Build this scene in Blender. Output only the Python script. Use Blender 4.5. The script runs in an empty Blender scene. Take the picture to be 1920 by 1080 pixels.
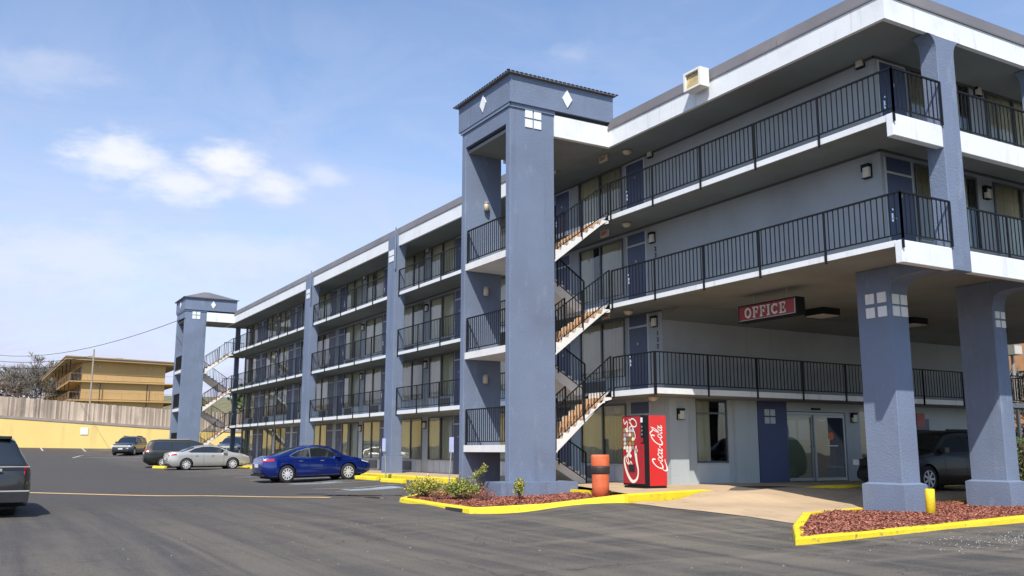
import bpy, bmesh, math, random
import numpy as np
from mathutils import Vector, Matrix
random.seed(7)
C = bpy.context.scene.collection
SC = bpy.context.scene
# ------------------------------------------------------------------ camera, world, sun, exposure
YAW, PITCH, ROLL, F = 0.526013419, 0.173203351, -0.001331189, 1739.74647
CAM_Z = 0.87
fwd = Vector((math.sin(YAW)*math.cos(PITCH), math.cos(YAW)*math.cos(PITCH), math.sin(PITCH)))
rgt = Vector((math.cos(YAW), -math.sin(YAW), 0))
dwn = fwd.cross(rgt)
r2 = math.cos(ROLL)*rgt + math.sin(ROLL)*dwn
d2 = -math.sin(ROLL)*rgt + math.cos(ROLL)*dwn
cd = bpy.data.cameras.new('camera'); cam = bpy.data.objects.new('camera', cd); C.objects.link(cam)
cd.sensor_width = 36; cd.lens = 36*F/1920; cd.clip_start = 0.1; cd.clip_end = 3000
cam.matrix_world = Matrix(((r2.x, -d2.x, -fwd.x, 0), (r2.y, -d2.y, -fwd.y, 0), (r2.z, -d2.z, -fwd.z, CAM_Z), (0, 0, 0, 1)))
SC.camera = cam
SC.render.resolution_x = 1024; SC.render.resolution_y = 576
SUN = Vector((.52, .66, -1.0)).normalized()          # direction the light travels
sl = bpy.data.lights.new('sun', 'SUN'); sl.energy = 4.2; sl.angle = math.radians(.55); sl.color = (1, .95, .87)
so = bpy.data.objects.new('sun', sl); C.objects.link(so)
so.rotation_euler = SUN.to_track_quat('-Z', 'Y').to_euler(); so.location = (-40, -50, 80)
SC.view_settings.view_transform = 'Standard'; SC.view_settings.look = 'None'
SC.view_settings.exposure = 0.42; SC.view_settings.gamma = 1; SC.view_settings.use_curve_mapping = False
SC.render.engine = 'CYCLES'
SC.cycles.max_bounces = 8; SC.cycles.diffuse_bounces = 4; SC.cycles.transparent_max_bounces = 12

W_ = bpy.data.worlds.new('World'); SC.world = W_; W_.use_nodes = True
nt = W_.node_tree; N = nt.nodes; Lk = nt.links; N.clear()
def wn(t, **k):
    n = N.new(t)
    for a, b in k.items(): setattr(n, a, b)
    return n
def sock(n, i, v):
    if hasattr(v, 'is_linked') or isinstance(v, bpy.types.NodeSocket): Lk.new(v, n.inputs[i])
    else: n.inputs[i].default_value = v
def wm(op, a, b=None, c=None, clamp=False):
    n = wn('ShaderNodeMath', operation=op, use_clamp=clamp)
    sock(n, 0, a)
    if b is not None: sock(n, 1, b)
    if c is not None: sock(n, 2, c)
    return n.outputs[0]
sky = wn('ShaderNodeTexSky', sky_type='NISHITA'); sky.sun_disc = False
sky.sun_elevation = math.radians(50); sky.sun_rotation = math.radians(180+38.2)
sky.air_density = 1.0; sky.dust_density = .6; sky.ozone_density = 1.6; sky.altitude = 100
tc = wn('ShaderNodeTexCoord'); sep = wn('ShaderNodeSeparateXYZ'); Lk.new(tc.outputs['Generated'], sep.inputs[0])
AZ = wm('MULTIPLY', wm('ARCTAN2', sep.outputs[0], sep.outputs[1]), 57.2958)
EL = wm('MULTIPLY', wm('ARCSINE', sep.outputs[2]), 57.2958)
comb = wn('ShaderNodeCombineXYZ'); sock(comb, 0, wm('MULTIPLY', AZ, .1)); sock(comb, 1, wm('MULTIPLY', EL, .22))
def noise(sc, det, vec, rough=.55, dist=0.0, off=None):
    n = wn('ShaderNodeTexNoise'); n.inputs['Scale'].default_value = sc; n.inputs['Detail'].default_value = det
    n.inputs['Roughness'].default_value = rough; n.inputs['Distortion'].default_value = dist
    Lk.new(vec, n.inputs['Vector']); return n.outputs['Fac']
puff = noise(2.6, 6, comb.outputs[0], .58)
puff2 = noise(9, 5, comb.outputs[0], .6)
cir = noise(.9, 7, comb.outputs[0], .62, 1.2)
def blob(a, e, wa, we, amp, soft=1.05):
    x = wm('DIVIDE', wm('SUBTRACT', AZ, a), wa); y = wm('DIVIDE', wm('SUBTRACT', EL, e), we)
    d = wm('SQRT', wm('ADD', wm('MULTIPLY', x, x), wm('MULTIPLY', y, y)))
    d = wm('ADD', d, wm('MULTIPLY', wm('SUBTRACT', puff, .5), 1.7))
    d = wm('ADD', d, wm('MULTIPLY', wm('SUBTRACT', puff2, .5), .6))
    m = wm('DIVIDE', wm('SUBTRACT', 1.05, d), soft, clamp=True)
    m = wm('MULTIPLY', wm('MULTIPLY', m, m), wm('SUBTRACT', 3.0, wm('MULTIPLY', m, 2.0)))
    return wm('MULTIPLY', m, amp)
BL = [(6.3, 16.4, 3.9, 2.0, .9), (9.6, 15.4, 4.2, 1.7, .8), (12.4, 16.7, 3.0, 1.8, .95), (15.2, 15.8, 2.8, 1.3, .8), (18.2, 16.5, 2.2, .9, .42), (4, 10.5, 9, 2.6, .35), (12, 11.5, 8, 2.0, .28), (2, 20.5, 5, 1.6, .22), (34.1, 24.0, 1.9, .9, .22),
      (-18, 20, 6, 2.2, .8), (70, 24, 7, 2.5, .7), (-60, 28, 9, 3, .8), (120, 22, 8, 3, .8), (180, 30, 12, 4, .7), (-120, 25, 10, 3, .8)]
m = None
for b in BL:
    v = blob(*b); m = v if m is None else wm('MAXIMUM', m, v)
# thin cirrus veil, thicker low down and towards the left
low = wm('MULTIPLY', wm('SUBTRACT', 1.0, wm('DIVIDE', wm('MAXIMUM', EL, 0.0), 34.0)), 1.0, clamp=True)
lft = wm('ADD', .45, wm('MULTIPLY', wm('COSINE', wm('DIVIDE', wm('ADD', AZ, 20.0), 57.2958)), .55), clamp=True)
veil = wm('MULTIPLY', wm('MULTIPLY', wm('MULTIPLY', low, low), lft), 1.25)
veil = wm('ADD', veil, wm('MULTIPLY', wm('MULTIPLY', wm('SUBTRACT', cir, .45), low), 1.7), clamp=True)
mixv = wn('ShaderNodeMix', data_type='RGBA'); Lk.new(veil, mixv.inputs[0]); 
tint = wn('ShaderNodeMix', data_type='RGBA', blend_type='MULTIPLY'); tint.inputs[0].default_value = 1
Lk.new(sky.outputs[0], tint.inputs[6]); tint.inputs[7].default_value = (1.42, 1.46, 1.55, 1)
Lk.new(tint.outputs[2], mixv.inputs[6]); mixv.inputs[7].default_value = (5.3, 5.55, 7.1, 1)
mixc = wn('ShaderNodeMix', data_type='RGBA'); Lk.new(m, mixc.inputs[0]); Lk.new(mixv.outputs[2], mixc.inputs[6]); mixc.inputs[7].default_value = (7.3, 7.4, 7.8, 1)
bg = wn('ShaderNodeBackground'); bg.inputs[1].default_value = .1; Lk.new(mixc.outputs[2], bg.inputs[0])
wo = wn('ShaderNodeOutputWorld'); Lk.new(bg.outputs[0], wo.inputs[0])

# ------------------------------------------------------------------ materials
def mat(name, col, rough=.7, var=.0, vs=1.5, bump=0, bs=40, col2=None, c2s=.6, c2lo=.5, c2hi=.7, metal=0, spec=.5, stretch=None, coat=0, island=0, wear=None, wear2=None):
    m = bpy.data.materials.new(name); m.use_nodes = True
    t = m.node_tree; n = t.nodes; l = t.links; p = n['Principled BSDF']
    p.inputs['Roughness'].default_value = rough; p.inputs['Metallic'].default_value = metal
    p.inputs['Specular IOR Level'].default_value = spec
    if coat: p.inputs['Coat Weight'].default_value = coat; p.inputs['Coat Roughness'].default_value = .04
    geo = n.new('ShaderNodeNewGeometry'); vec = geo.outputs['Position']
    if stretch:
        mp = n.new('ShaderNodeMapping'); mp.inputs['Scale'].default_value = stretch; l.new(vec, mp.inputs[0]); vec = mp.outputs[0]
    cur = None
    def rgb(c):
        q = n.new('ShaderNodeRGB'); q.outputs[0].default_value = (*c, 1); return q.outputs[0]
    cur = rgb(col)
    if col2:
        nz = n.new('ShaderNodeTexNoise'); nz.inputs['Scale'].default_value = c2s; nz.inputs['Detail'].default_value = 6; nz.inputs['Roughness'].default_value = .62
        l.new(vec, nz.inputs['Vector'])
        mr = n.new('ShaderNodeMapRange'); mr.inputs[1].default_value = c2lo; mr.inputs[2].default_value = c2hi; l.new(nz.outputs['Fac'], mr.inputs[0])
        mx = n.new('ShaderNodeMix'); mx.data_type = 'RGBA'; l.new(mr.outputs[0], mx.inputs[0]); l.new(cur, mx.inputs[6]); mx.inputs[7].default_value = (*col2, 1)
        cur = mx.outputs[2]
    if var:
        nz = n.new('ShaderNodeTexNoise'); nz.inputs['Scale'].default_value = vs; nz.inputs['Detail'].default_value = 5; l.new(vec, nz.inputs['Vector'])
        mr = n.new('ShaderNodeMapRange'); mr.inputs[1].default_value = .3; mr.inputs[2].default_value = .7
        mr.inputs[3].default_value = 1-var; mr.inputs[4].default_value = 1+var; l.new(nz.outputs['Fac'], mr.inputs[0])
        hs = n.new('ShaderNodeHueSaturation'); l.new(mr.outputs[0], hs.inputs['Value']); l.new(cur, hs.inputs['Color']); cur = hs.outputs[0]
    for wr in (wear, wear2):
        if not wr: continue
        wc, ws, lo, hi, st = wr
        mp = n.new('ShaderNodeMapping'); mp.inputs['Scale'].default_value = st; l.new(geo.outputs['Position'], mp.inputs[0])
        nz = n.new('ShaderNodeTexNoise'); nz.inputs['Scale'].default_value = ws; nz.inputs['Detail'].default_value = 8; nz.inputs['Roughness'].default_value = .68; l.new(mp.outputs[0], nz.inputs['Vector'])
        mr = n.new('ShaderNodeMapRange'); mr.inputs[1].default_value = lo; mr.inputs[2].default_value = hi; mr.inputs[4].default_value = .85; l.new(nz.outputs['Fac'], mr.inputs[0])
        mx = n.new('ShaderNodeMix'); mx.data_type = 'RGBA'; l.new(mr.outputs[0], mx.inputs[0]); l.new(cur, mx.inputs[6]); mx.inputs[7].default_value = (*wc, 1); cur = mx.outputs[2]
    if island:
        mr = n.new('ShaderNodeMapRange'); mr.inputs[3].default_value = 1-island; mr.inputs[4].default_value = 1+island; l.new(geo.outputs['Random Per Island'], mr.inputs[0])
        hs = n.new('ShaderNodeHueSaturation'); l.new(mr.outputs[0], hs.inputs['Value']); l.new(cur, hs.inputs['Color']); cur = hs.outputs[0]
    l.new(cur, p.inputs['Base Color'])
    if bump:
        nz = n.new('ShaderNodeTexNoise'); nz.inputs['Scale'].default_value = bs; nz.inputs['Detail'].default_value = 4; l.new(geo.outputs['Position'], nz.inputs['Vector'])
        b = n.new('ShaderNodeBump'); b.inputs['Strength'].default_value = bump; b.inputs['Distance'].default_value = .02; l.new(nz.outputs['Fac'], b.inputs['Height']); l.new(b.outputs[0], p.inputs['Normal'])
    return m
M_ = {}
M_['blue'] = mat('blue_stucco', (.155, .198, .285), .82, .07, .7, .6, 26, col2=(.135, .165, .235), c2s=.5, c2lo=.45, c2hi=.75, wear=((.10, .12, .16), 2.2, .55, .85, (1, 1, .09)), wear2=((.23, .27, .35), 3.0, .57, .75, (1, 1, .4)))
M_['blue2'] = mat('blue_trim', (.16, .205, .295), .75, .05, 1, .2, 25)
M_['white'] = mat('white_fascia', (.72, .74, .75), .7, .04, .8, .15, 15, col2=(.6, .61, .6), c2s=1.2, c2lo=.55, c2hi=.85, wear=((.42, .41, .38), 4, .56, .85, (1, 1, .12)))
M_['whitestair'] = mat('white_concrete', (.72, .71, .68), .75, .05, 2, .2, 20, col2=(.45, .42, .38), c2s=3, c2lo=.6, c2hi=.8)
M_['roof'] = mat('grey_roof_edge', (.155, .148, .155), .55, .12, .5, .05, 8, col2=(.19, .17, .165), c2s=.7)
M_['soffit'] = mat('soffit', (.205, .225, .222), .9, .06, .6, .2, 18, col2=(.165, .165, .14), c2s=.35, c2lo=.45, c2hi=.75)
M_['wall'] = mat('grey_blue_wall', (.33, .355, .378), .82, .05, .6, .5, 16, col2=(.275, .295, .312), c2s=.45, c2lo=.45, c2hi=.75, wear=((.25, .26, .27), 2.4, .58, .85, (1, 1, .1)))
M_['wall2'] = mat('pale_wall', (.40, .445, .465), .8, .05, .6, .4, 16, wear=((.27, .28, .28), 2.2, .57, .85, (1, 1, .12)))
M_['navy'] = mat('navy_door', (.042, .062, .13), .45, .06, 2, 0)
M_['navy2'] = mat('navy_panel', (.055, .075, .16), .7, .08, 1, .2, 20)
M_['black'] = mat('black_iron', (.008, .009, .011), .6, .1, 3, 0, spec=.25)
M_['frame'] = mat('aluminium_frame', (.12, .125, .13), .4, .05, 2, 0, metal=.4)
M_['framelt'] = mat('light_frame', (.4, .42, .43), .4, .05, 2, 0, metal=.3)
M_['panel'] = mat('grey_panel', (.46, .50, .53), .6, .06, 1.5, .05, 10)
M_['vent'] = mat('vent_grey', (.12, .125, .12), .6, .1, 2, 0)
M_['tan'] = mat('tan_riser', (.60, .37, .20), .85, .1, 4, .3, 30)
M_['conc'] = mat('tan_concrete', (.50, .365, .225), .9, .08, .9, .3, 40, col2=(.40, .29, .185), c2s=.8, c2lo=.45, c2hi=.75, wear=((.2, .155, .11), 1.6, .57, .8, (1, 1, 1)), wear2=((.6, .5, .38), 18, .6, .8, (1, 1, 1)))
M_['yellow'] = mat('yellow_paint', (.82, .63, .02), .65, .08, 1.5, .5, 30, col2=(.58, .42, .05), c2s=2.5, c2lo=.55, c2hi=.8, wear=((.16, .13, .08), 6, .59, .68, (1, 1, 1)), wear2=((.34, .3, .22), 16, .62, .7, (1, 1, 2)))
M_['yellow2'] = mat('worn_yellow_line', (.66, .44, .18), .8, .1, 3, .2, 30, col2=(.3, .22, .14), c2s=3, c2lo=.5, c2hi=.75)
M_['wpaint'] = mat('worn_white_line', (.5, .5, .49), .8, .1, 3, .2, 30, col2=(.11, .10, .09), c2s=5, c2lo=.48, c2hi=.68)
M_['bpaint'] = mat('worn_blue_marking', (.17, .27, .36), .8, .1, 3, .2, 30, col2=(.35, .38, .4), c2s=2.5, c2lo=.4, c2hi=.6)
M_['mulch'] = mat('red_mulch', (.20, .07, .05), .95, .4, 14, .8, 30, col2=(.07, .03, .022), c2s=9)
M_['chip'] = mat('mulch_chip', (.36, .135, .088), .9, 0, 1, 0, island=.65)
M_['orange'] = mat('orange_bollard', (.62, .13, .045), .6, .1, 5, .2, 25, col2=(.48, .2, .12), c2s=6, c2lo=.55, c2hi=.8)
M_['tape'] = mat('black_tape', (.03, .022, .02), .6, .2, 8, 0)
M_['red'] = mat('vending_red', (.58, .02, .018), .3, .03, 2, 0, coat=.3)
M_['dred'] = mat('vending_front_red', (.36, .012, .014), .25, .1, 5, 0, coat=.5)
M_['logo'] = mat('logo_white', (.82, .8, .76), .4, 0)
M_['cream'] = mat('logo_cream', (.78, .74, .6), .4, 0)
M_['signred'] = mat('sign_red', (.27, .022, .022), .4, .05, 3, 0)
M_['signletter'] = mat('sign_letter', (.55, .58, .56), .5, 0)
M_['lens'] = mat('lamp_lens', (.62, .58, .5), .35, .05, 5, 0)
M_['creamlamp'] = mat('cream_dome', (.55, .47, .34), .4, .05, 5, 0)
M_['exit'] = mat('exit_plate', (.42, .36, .28), .6, .05, 5, 0)
M_['exitr'] = mat('exit_letters', (.32, .05, .02), .6, 0)
M_['curtain'] = mat('beige_curtain', (.70, .66, .5), .95, .06, 1.2, 0)
M_['curtain2'] = mat('dark_curtain', (.30, .27, .18), .95, .06, 1.2, 0)
M_['film'] = mat('frosted_film', (.24, .27, .2), .5, .08, 1.2, 0)
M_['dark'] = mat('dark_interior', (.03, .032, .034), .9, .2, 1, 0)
M_['leaf'] = mat('leaf_green', (.15, .21, .045), .6, 0, 1, 0, island=.45)
M_['leafy'] = mat('leaf_yellow', (.55, .45, .07), .6, 0, 1, 0, island=.4)
M_['leafd'] = mat('hedge_leaf', (.10, .14, .04), .55, 0, 1, 0, island=.5)
M_['dry'] = mat('dry_flower', (.30, .12, .09), .9, 0, 1, 0, island=.5)
M_['twig'] = mat('twig', (.12, .085, .06), .9, 0, 1, 0, island=.2)
M_['btwig'] = mat('bare_twig', (.25, .225, .195), .95, 0, 1, 0, island=.2)
M_['btrunk'] = mat('bark', (.17, .135, .115), .95, .2, 3, .3, 10)
M_['brush'] = mat('brown_brush', (.115, .075, .055), .95, 0, 1, 0, island=.45)
M_['hill'] = mat('dry_hill', (.15, .145, .07), .95, .3, .6, .6, 4, col2=(.20, .155, .10), c2s=.25)
M_['ywall'] = mat('yellow_wall', (.82, .60, .21), .85, .04, .3, .2, 12, col2=(.74, .54, .2), c2s=.18, c2lo=.5, c2hi=.75, wear=((.5, .37, .18), .9, .57, .85, (1, 1, .15)))
M_['cap'] = mat('concrete_cap', (.30, .26, .23), .9, .12, 1, .3, 10)
M_['plank'] = mat('weathered_plank', (.45, .36, .275), .95, .15, 1.2, .2, 20, island=.42, stretch=(1, 1, .12), wear=((.17, .14, .12), 1.2, .5, .8, (1, 1, .3)))
M_['ochre'] = mat('ochre_wall', (.47, .31, .135), .85, .05, .3, .2, 8, wear=((.36, .23, .1), .8, .56, .85, (1, 1, .2)))
M_['ochred'] = mat('ochre_trim', (.36, .22, .10), .85, .05, .3, 0)
M_['tansoff'] = mat('tan_soffit', (.40, .31, .2), .9, .05, .3, 0)
M_['brick'] = mat('orange_brick', (.50, .25, .11), .9, .15, 2, .3, 12)
M_['pole'] = mat('wood_pole', (.33, .28, .23), .95, .1, 2, .2, 10)
M_['galv'] = mat('galvanised', (.38, .37, .33), .5, .1, 3, 0, metal=.4)
M_['lav'] = mat('sign_plate_lavender', (.52, .55, .80), .4, .03, 4, 0)
M_['tyre'] = mat('tyre_rubber', (.02, .02, .021), .85, .1, 5, 0)
M_['rim'] = mat('alloy', (.72, .72, .73), .3, 0, metal=.35)
M_['chrome'] = mat('chrome', (.7, .7, .7), .15, 0, metal=1)
M_['under'] = mat('underbody', (.012, .012, .013), .8, 0)
M_['tail'] = mat('tail_lamp', (.42, .012, .015), .15, 0, coat=.6)
M_['head'] = mat('head_lamp', (.62, .64, .66), .12, 0, coat=1, metal=.2)
M_['cglass'] = mat('car_glass', (.012, .016, .018), .04, 0, spec=.9, coat=.5)
M_['plate'] = mat('plate_white', (.6, .62, .62), .5, 0)
M_['ink'] = mat('ink', (.03, .04, .1), .6, 0)
M_['gold'] = mat('gold', (.7, .42, .12), .35, 0, metal=.6)
M_['p_blue'] = mat('paint_blue', (.002, .02, .19), .22, 0, metal=.55, coat=1)
M_['p_silver'] = mat('paint_silver', (.50, .50, .47), .32, 0, metal=.5, coat=1)
M_['p_black'] = mat('paint_black', (.005, .006, .006), .42, 0, coat=.25)
M_['p_dark'] = mat('paint_charcoal', (.014, .014, .016), .35, .2, 6, 0, coat=.7)
M_['p_navy'] = mat('paint_slate', (.018, .028, .045), .3, 0, metal=.4, coat=1)
M_['flood'] = mat('floodlight_white', (.74, .74, .68), .5, .05, 4, 0)
M_['floodl'] = mat('floodlight_lens', (.5, .38, .16), .15, .25, 4, 0, coat=.6)

def glassmat(name, tint, ior):
    m = bpy.data.materials.new(name); m.use_nodes = True; t = m.node_tree; n = t.nodes; l = t.links; n.clear()
    o = n.new('ShaderNodeOutputMaterial'); tr = n.new('ShaderNodeBsdfTransparent'); tr.inputs[0].default_value = (*tint, 1)
    g = n.new('ShaderNodeBsdfGlossy'); g.inputs['Roughness'].default_value = .015; g.inputs[0].default_value = (1, 1, 1, 1)
    geo = n.new('ShaderNodeNewGeometry'); nz = n.new('ShaderNodeTexNoise'); nz.inputs['Scale'].default_value = .9; nz.inputs['Detail'].default_value = 1; l.new(geo.outputs['Position'], nz.inputs['Vector'])
    b = n.new('ShaderNodeBump'); b.inputs['Strength'].default_value = .25; b.inputs['Distance'].default_value = .02; l.new(nz.outputs['Fac'], b.inputs['Height']); l.new(b.outputs[0], g.inputs['Normal'])
    f = n.new('ShaderNodeFresnel'); f.inputs[0].default_value = ior
    mx = n.new('ShaderNodeMixShader'); l.new(f.outputs[0], mx.inputs[0]); l.new(tr.outputs[0], mx.inputs[1]); l.new(g.outputs[0], mx.inputs[2]); l.new(mx.outputs[0], o.inputs[0])
    return m
M_['glass'] = glassmat('window_glass', (.93, .94, .9), 1.8)
M_['glass2'] = glassmat('door_glass', (.45, .5, .47), 1.9)
M_['water'] = mat('puddle_water', (.012, .012, .014), .04, 0, spec=.8)

def asphalt():
    m = bpy.data.materials.new('asphalt'); m.use_nodes = True; t = m.node_tree; n = t.nodes; l = t.links; p = n['Principled BSDF']
    geo = n.new('ShaderNodeNewGeometry')
    def nz(sc, det, rot=0, s=(1, 1, 1), rough=.6, dist=0):
        mp = n.new('ShaderNodeMapping'); mp.inputs['Rotation'].default_value = (0, 0, rot); mp.inputs['Scale'].default_value = s; l.new(geo.outputs['Position'], mp.inputs[0])
        q = n.new('ShaderNodeTexNoise'); q.inputs['Scale'].default_value = sc; q.inputs['Detail'].default_value = det; q.inputs['Roughness'].default_value = rough; q.inputs['Distortion'].default_value = dist
        l.new(mp.outputs[0], q.inputs['Vector']); return q.outputs['Fac']
    def rng(x, a, b, c=0, d=1):
        r = n.new('ShaderNodeMapRange'); r.inputs[1].default_value = a; r.inputs[2].default_value = b; r.inputs[3].default_value = c; r.inputs[4].default_value = d; l.new(x, r.inputs[0]); return r.outputs[0]
    def mix(f, a, b):
        x = n.new('ShaderNodeMix'); x.data_type = 'RGBA'
        if isinstance(f, float): x.inputs[0].default_value = f
        else: l.new(f, x.inputs[0])
        for i, v in ((6, a), (7, b)):
            if isinstance(v, tuple): x.inputs[i].default_value = (*v, 1)
            else: l.new(v, x.inputs[i])
        return x.outputs[2]
    def math_(op, a, b):
        x = n.new('ShaderNodeMath'); x.operation = op
        for i, v in ((0, a), (1, b)):
            if isinstance(v, (int, float)): x.inputs[i].default_value = v
            else: l.new(v, x.inputs[i])
        return x.outputs[0]
    sp = n.new('ShaderNodeSeparateXYZ'); l.new(geo.outputs['Position'], sp.inputs[0])
    dark, brown, pale = (.066, .060, .055), (.142, .123, .097), (.215, .185, .142)
    big = rng(nz(.10, 4), .38, .62)
    streak = rng(nz(1.0, 5, 0, (1.6, .07, 1), .6, .4), .40, .60)
    streak2 = rng(nz(1.0, 7, 0, (.2, 1.1, 1), .68, .9), .45, .66)
    near = rng(sp.outputs[1], 30, 13)
    a = mix(math_('MULTIPLY', streak, near), dark, brown)
    a = mix(math_('MULTIPLY', math_('MULTIPLY', streak2, near), rng(sp.outputs[0], 4, 10, .15, .65)), a, pale)
    # worn paler strip in front of the parking bays
    bay = math_('MULTIPLY', rng(sp.outputs[0], 8.5, 11.5), rng(sp.outputs[1], 22, 28))
    a = mix(math_('MULTIPLY', bay, rng(nz(.5, 5), .35, .7, .15, .9)), a, (.15, .13, .105))
    a = mix(math_('MULTIPLY', big, .35), a, (.042, .042, .047))
    # tar-black tyre sweeps and fine cracks
    tyre = rng(nz(1.0, 3, 0, (2.6, .05, 1), .5, .25), .60, .70, 0, .45); a = mix(math_('MULTIPLY', tyre, near), a, (.045, .042, .042))
    vo = n.new('ShaderNodeTexVoronoi'); vo.feature = 'DISTANCE_TO_EDGE'; vo.inputs['Scale'].default_value = .55
    wv = n.new('ShaderNodeVectorMath'); wv.operation = 'ADD'; wz = n.new('ShaderNodeTexNoise'); wz.inputs['Scale'].default_value = 1.4; wz.inputs['Detail'].default_value = 5; l.new(geo.outputs['Position'], wz.inputs['Vector'])
    l.new(geo.outputs['Position'], wv.inputs[0]); l.new(wz.outputs['Color'], wv.inputs[1]); l.new(wv.outputs[0], vo.inputs['Vector'])
    crack = math_('MULTIPLY', rng(vo.outputs['Distance'], .012, .0), rng(nz(.22, 3), .48, .60, 0, .8)); a = mix(crack, a, (.02, .019, .019))
    oil = rng(nz(.8, 4), .62, .74, 0, .6); a = mix(oil, a, (.035, .033, .033))
    # speckle of stone
    sp2 = rng(nz(38, 4), .50, .72, 0, .5); a = mix(sp2, a, (.2, .178, .15))
    sp3 = rng(nz(24, 4), .54, .72, 0, .6); a = mix(sp3, a, (.03, .028, .028))
    l.new(a, p.inputs['Base Color']); p.inputs['Roughness'].default_value = .88; p.inputs['Specular IOR Level'].default_value = .35
    b = n.new('ShaderNodeBump'); b.inputs['Strength'].default_value = .5; b.inputs['Distance'].default_value = .012
    l.new(nz(60, 4), b.inputs['Height']); l.new(b.outputs[0], p.inputs['Normal'])
    return m
M_['asphalt'] = asphalt()

# ------------------------------------------------------------------ helpers
class MB:
    def __init__(s): s.v = []; s.f = []; s.mi = []; s.cur = 0
    def face(s, *pts):
        b = len(s.v); s.v += [tuple(p) for p in pts]; s.f.append(tuple(range(b, b+len(pts)))); s.mi.append(s.cur)
    def box(s, a, b):
        x0, y0, z0 = [min(a[i], b[i]) for i in range(3)]; x1, y1, z1 = [max(a[i], b[i]) for i in range(3)]
        k = len(s.v); s.v += [(x0, y0, z0), (x1, y0, z0), (x1, y1, z0), (x0, y1, z0), (x0, y0, z1), (x1, y0, z1), (x1, y1, z1), (x0, y1, z1)]
        for q in ((0, 3, 2, 1), (4, 5, 6, 7), (0, 1, 5, 4), (1, 2, 6, 5), (2, 3, 7, 6), (3, 0, 4, 7)):
            s.f.append(tuple(k+i for i in q)); s.mi.append(s.cur)
        return s
    def prism(s, poly, lo, hi, axis=2):
        """poly = list of 2D points; extruded along axis between lo and hi"""
        def P(p, h):
            if axis == 2: return (p[0], p[1], h)
            if axis == 1: return (p[0], h, p[1])
            return (h, p[0], p[1])
        n = len(poly); k = len(s.v)
        s.v += [P(p, lo) for p in poly]+[P(p, hi) for p in poly]
        s.f.append(tuple(k+i for i in range(n))[::-1]); s.f.append(tuple(k+n+i for i in range(n))); s.mi += [s.cur]*2
        for i in range(n):
            j = (i+1) % n; s.f.append((k+i, k+j, k+n+j, k+n+i)); s.mi.append(s.cur)
        return s
    def tube(s, pts, r, n=6, r2=None):
        pts = [Vector(p) for p in pts]; rings = []
        for i, p in enumerate(pts):
            d = (pts[min(i+1, len(pts)-1)]-pts[max(i-1, 0)]).normalized()
            u = d.cross(Vector((0, 0, 1)));
            if u.length < 1e-3: u = Vector((1, 0, 0))
            u.normalize(); w = d.cross(u)
            rr = r if r2 is None else r+(r2-r)*i/(len(pts)-1)
            k = len(s.v); s.v += [tuple(p+rr*(math.cos(a)*u+math.sin(a)*w)) for a in [2*math.pi*j/n for j in range(n)]]; rings.append(k)
        for a, b in zip(rings, rings[1:]):
            for j in range(n): s.f.append((a+j, a+(j+1) % n, b+(j+1) % n, b+j)); s.mi.append(s.cur)
        s.f.append(tuple(rings[0]+j for j in range(n))); s.f.append(tuple(rings[-1]+j for j in range(n))[::-1]); s.mi += [s.cur]*2
        return s
    def lathe(s, prof, c, n=24, axis=2):
        k0 = []
        for (r, h) in prof:
            k0.append(len(s.v))
            for j in range(n):
                a = 2*math.pi*j/n; x, y = r*math.cos(a), r*math.sin(a)
                s.v.append((c[0]+x, c[1]+y, c[2]+h) if axis == 2 else ((c[0]+x, c[1]+h, c[2]+y) if axis == 1 else (c[0]+h, c[1]+x, c[2]+y)))
        for a, b in zip(k0, k0[1:]):
            for j in range(n): s.f.append((a+j, a+(j+1) % n, b+(j+1) % n, b+j)); s.mi.append(s.cur)
        s.f.append(tuple(k0[0]+j for j in range(n))[::-1]); s.f.append(tuple(k0[-1]+j for j in range(n))); s.mi += [s.cur]*2
        return s
    def mesh(s, name, m, smooth=False, fix=True):
        me = bpy.data.meshes.new(name); me.from_pydata(s.v, [], s.f)
        for x in (m if isinstance(m, (list, tuple)) else [m]): me.materials.append(M_[x] if isinstance(x, str) else x)
        if isinstance(m, (list, tuple)): me.polygons.foreach_set('material_index', s.mi)
        me.update()
        if fix:
            b = bmesh.new(); b.from_mesh(me); bmesh.ops.recalc_face_normals(b, faces=b.faces); b.to_mesh(me); b.free()
        if smooth:
            me.polygons.foreach_set('use_smooth', [True]*len(me.polygons))
        return me
    def obj(s, name, m, parent=None, smooth=False, loc=None, fix=True, **props):
        return link(name, s.mesh(name, m, smooth, fix), parent, loc, **props)
def link(name, me, parent=None, loc=None, **props):
    o = bpy.data.objects.new(name, me); C.objects.link(o)
    if parent: o.parent = parent
    if loc: o.location = loc
    for k, v in props.items(): o[k] = v
    return o
def thing(name, label, cat, loc=(0, 0, 0), rz=0, group=None):
    o = bpy.data.objects.new(name, None); C.objects.link(o); o.location = loc; o.rotation_euler = (0, 0, rz)
    o['label'] = label; o['category'] = cat
    if group: o['group'] = group
    return o
def bevel(o, w=.01, seg=2):
    b = bmesh.new(); b.from_mesh(o.data); bmesh.ops.remove_doubles(b, verts=b.verts, dist=1e-5)
    bmesh.ops.bevel(b, geom=[e for e in b.edges], offset=w, segments=seg, affect='EDGES', clamp_overlap=True); b.to_mesh(o.data); b.free()
def text_mesh(txt, size, depth=.01):
    cu = bpy.data.curves.new('t', 'FONT'); cu.body = txt; cu.size = size; cu.extrude = depth; cu.align_x = 'CENTER'; cu.align_y = 'CENTER'; cu.resolution_u = 3
    o = bpy.data.objects.new('t', cu); C.objects.link(o); dg = bpy.context.evaluated_depsgraph_get(); me = bpy.data.meshes.new_from_object(o.evaluated_get(dg))
    bpy.data.objects.remove(o); return me
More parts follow.
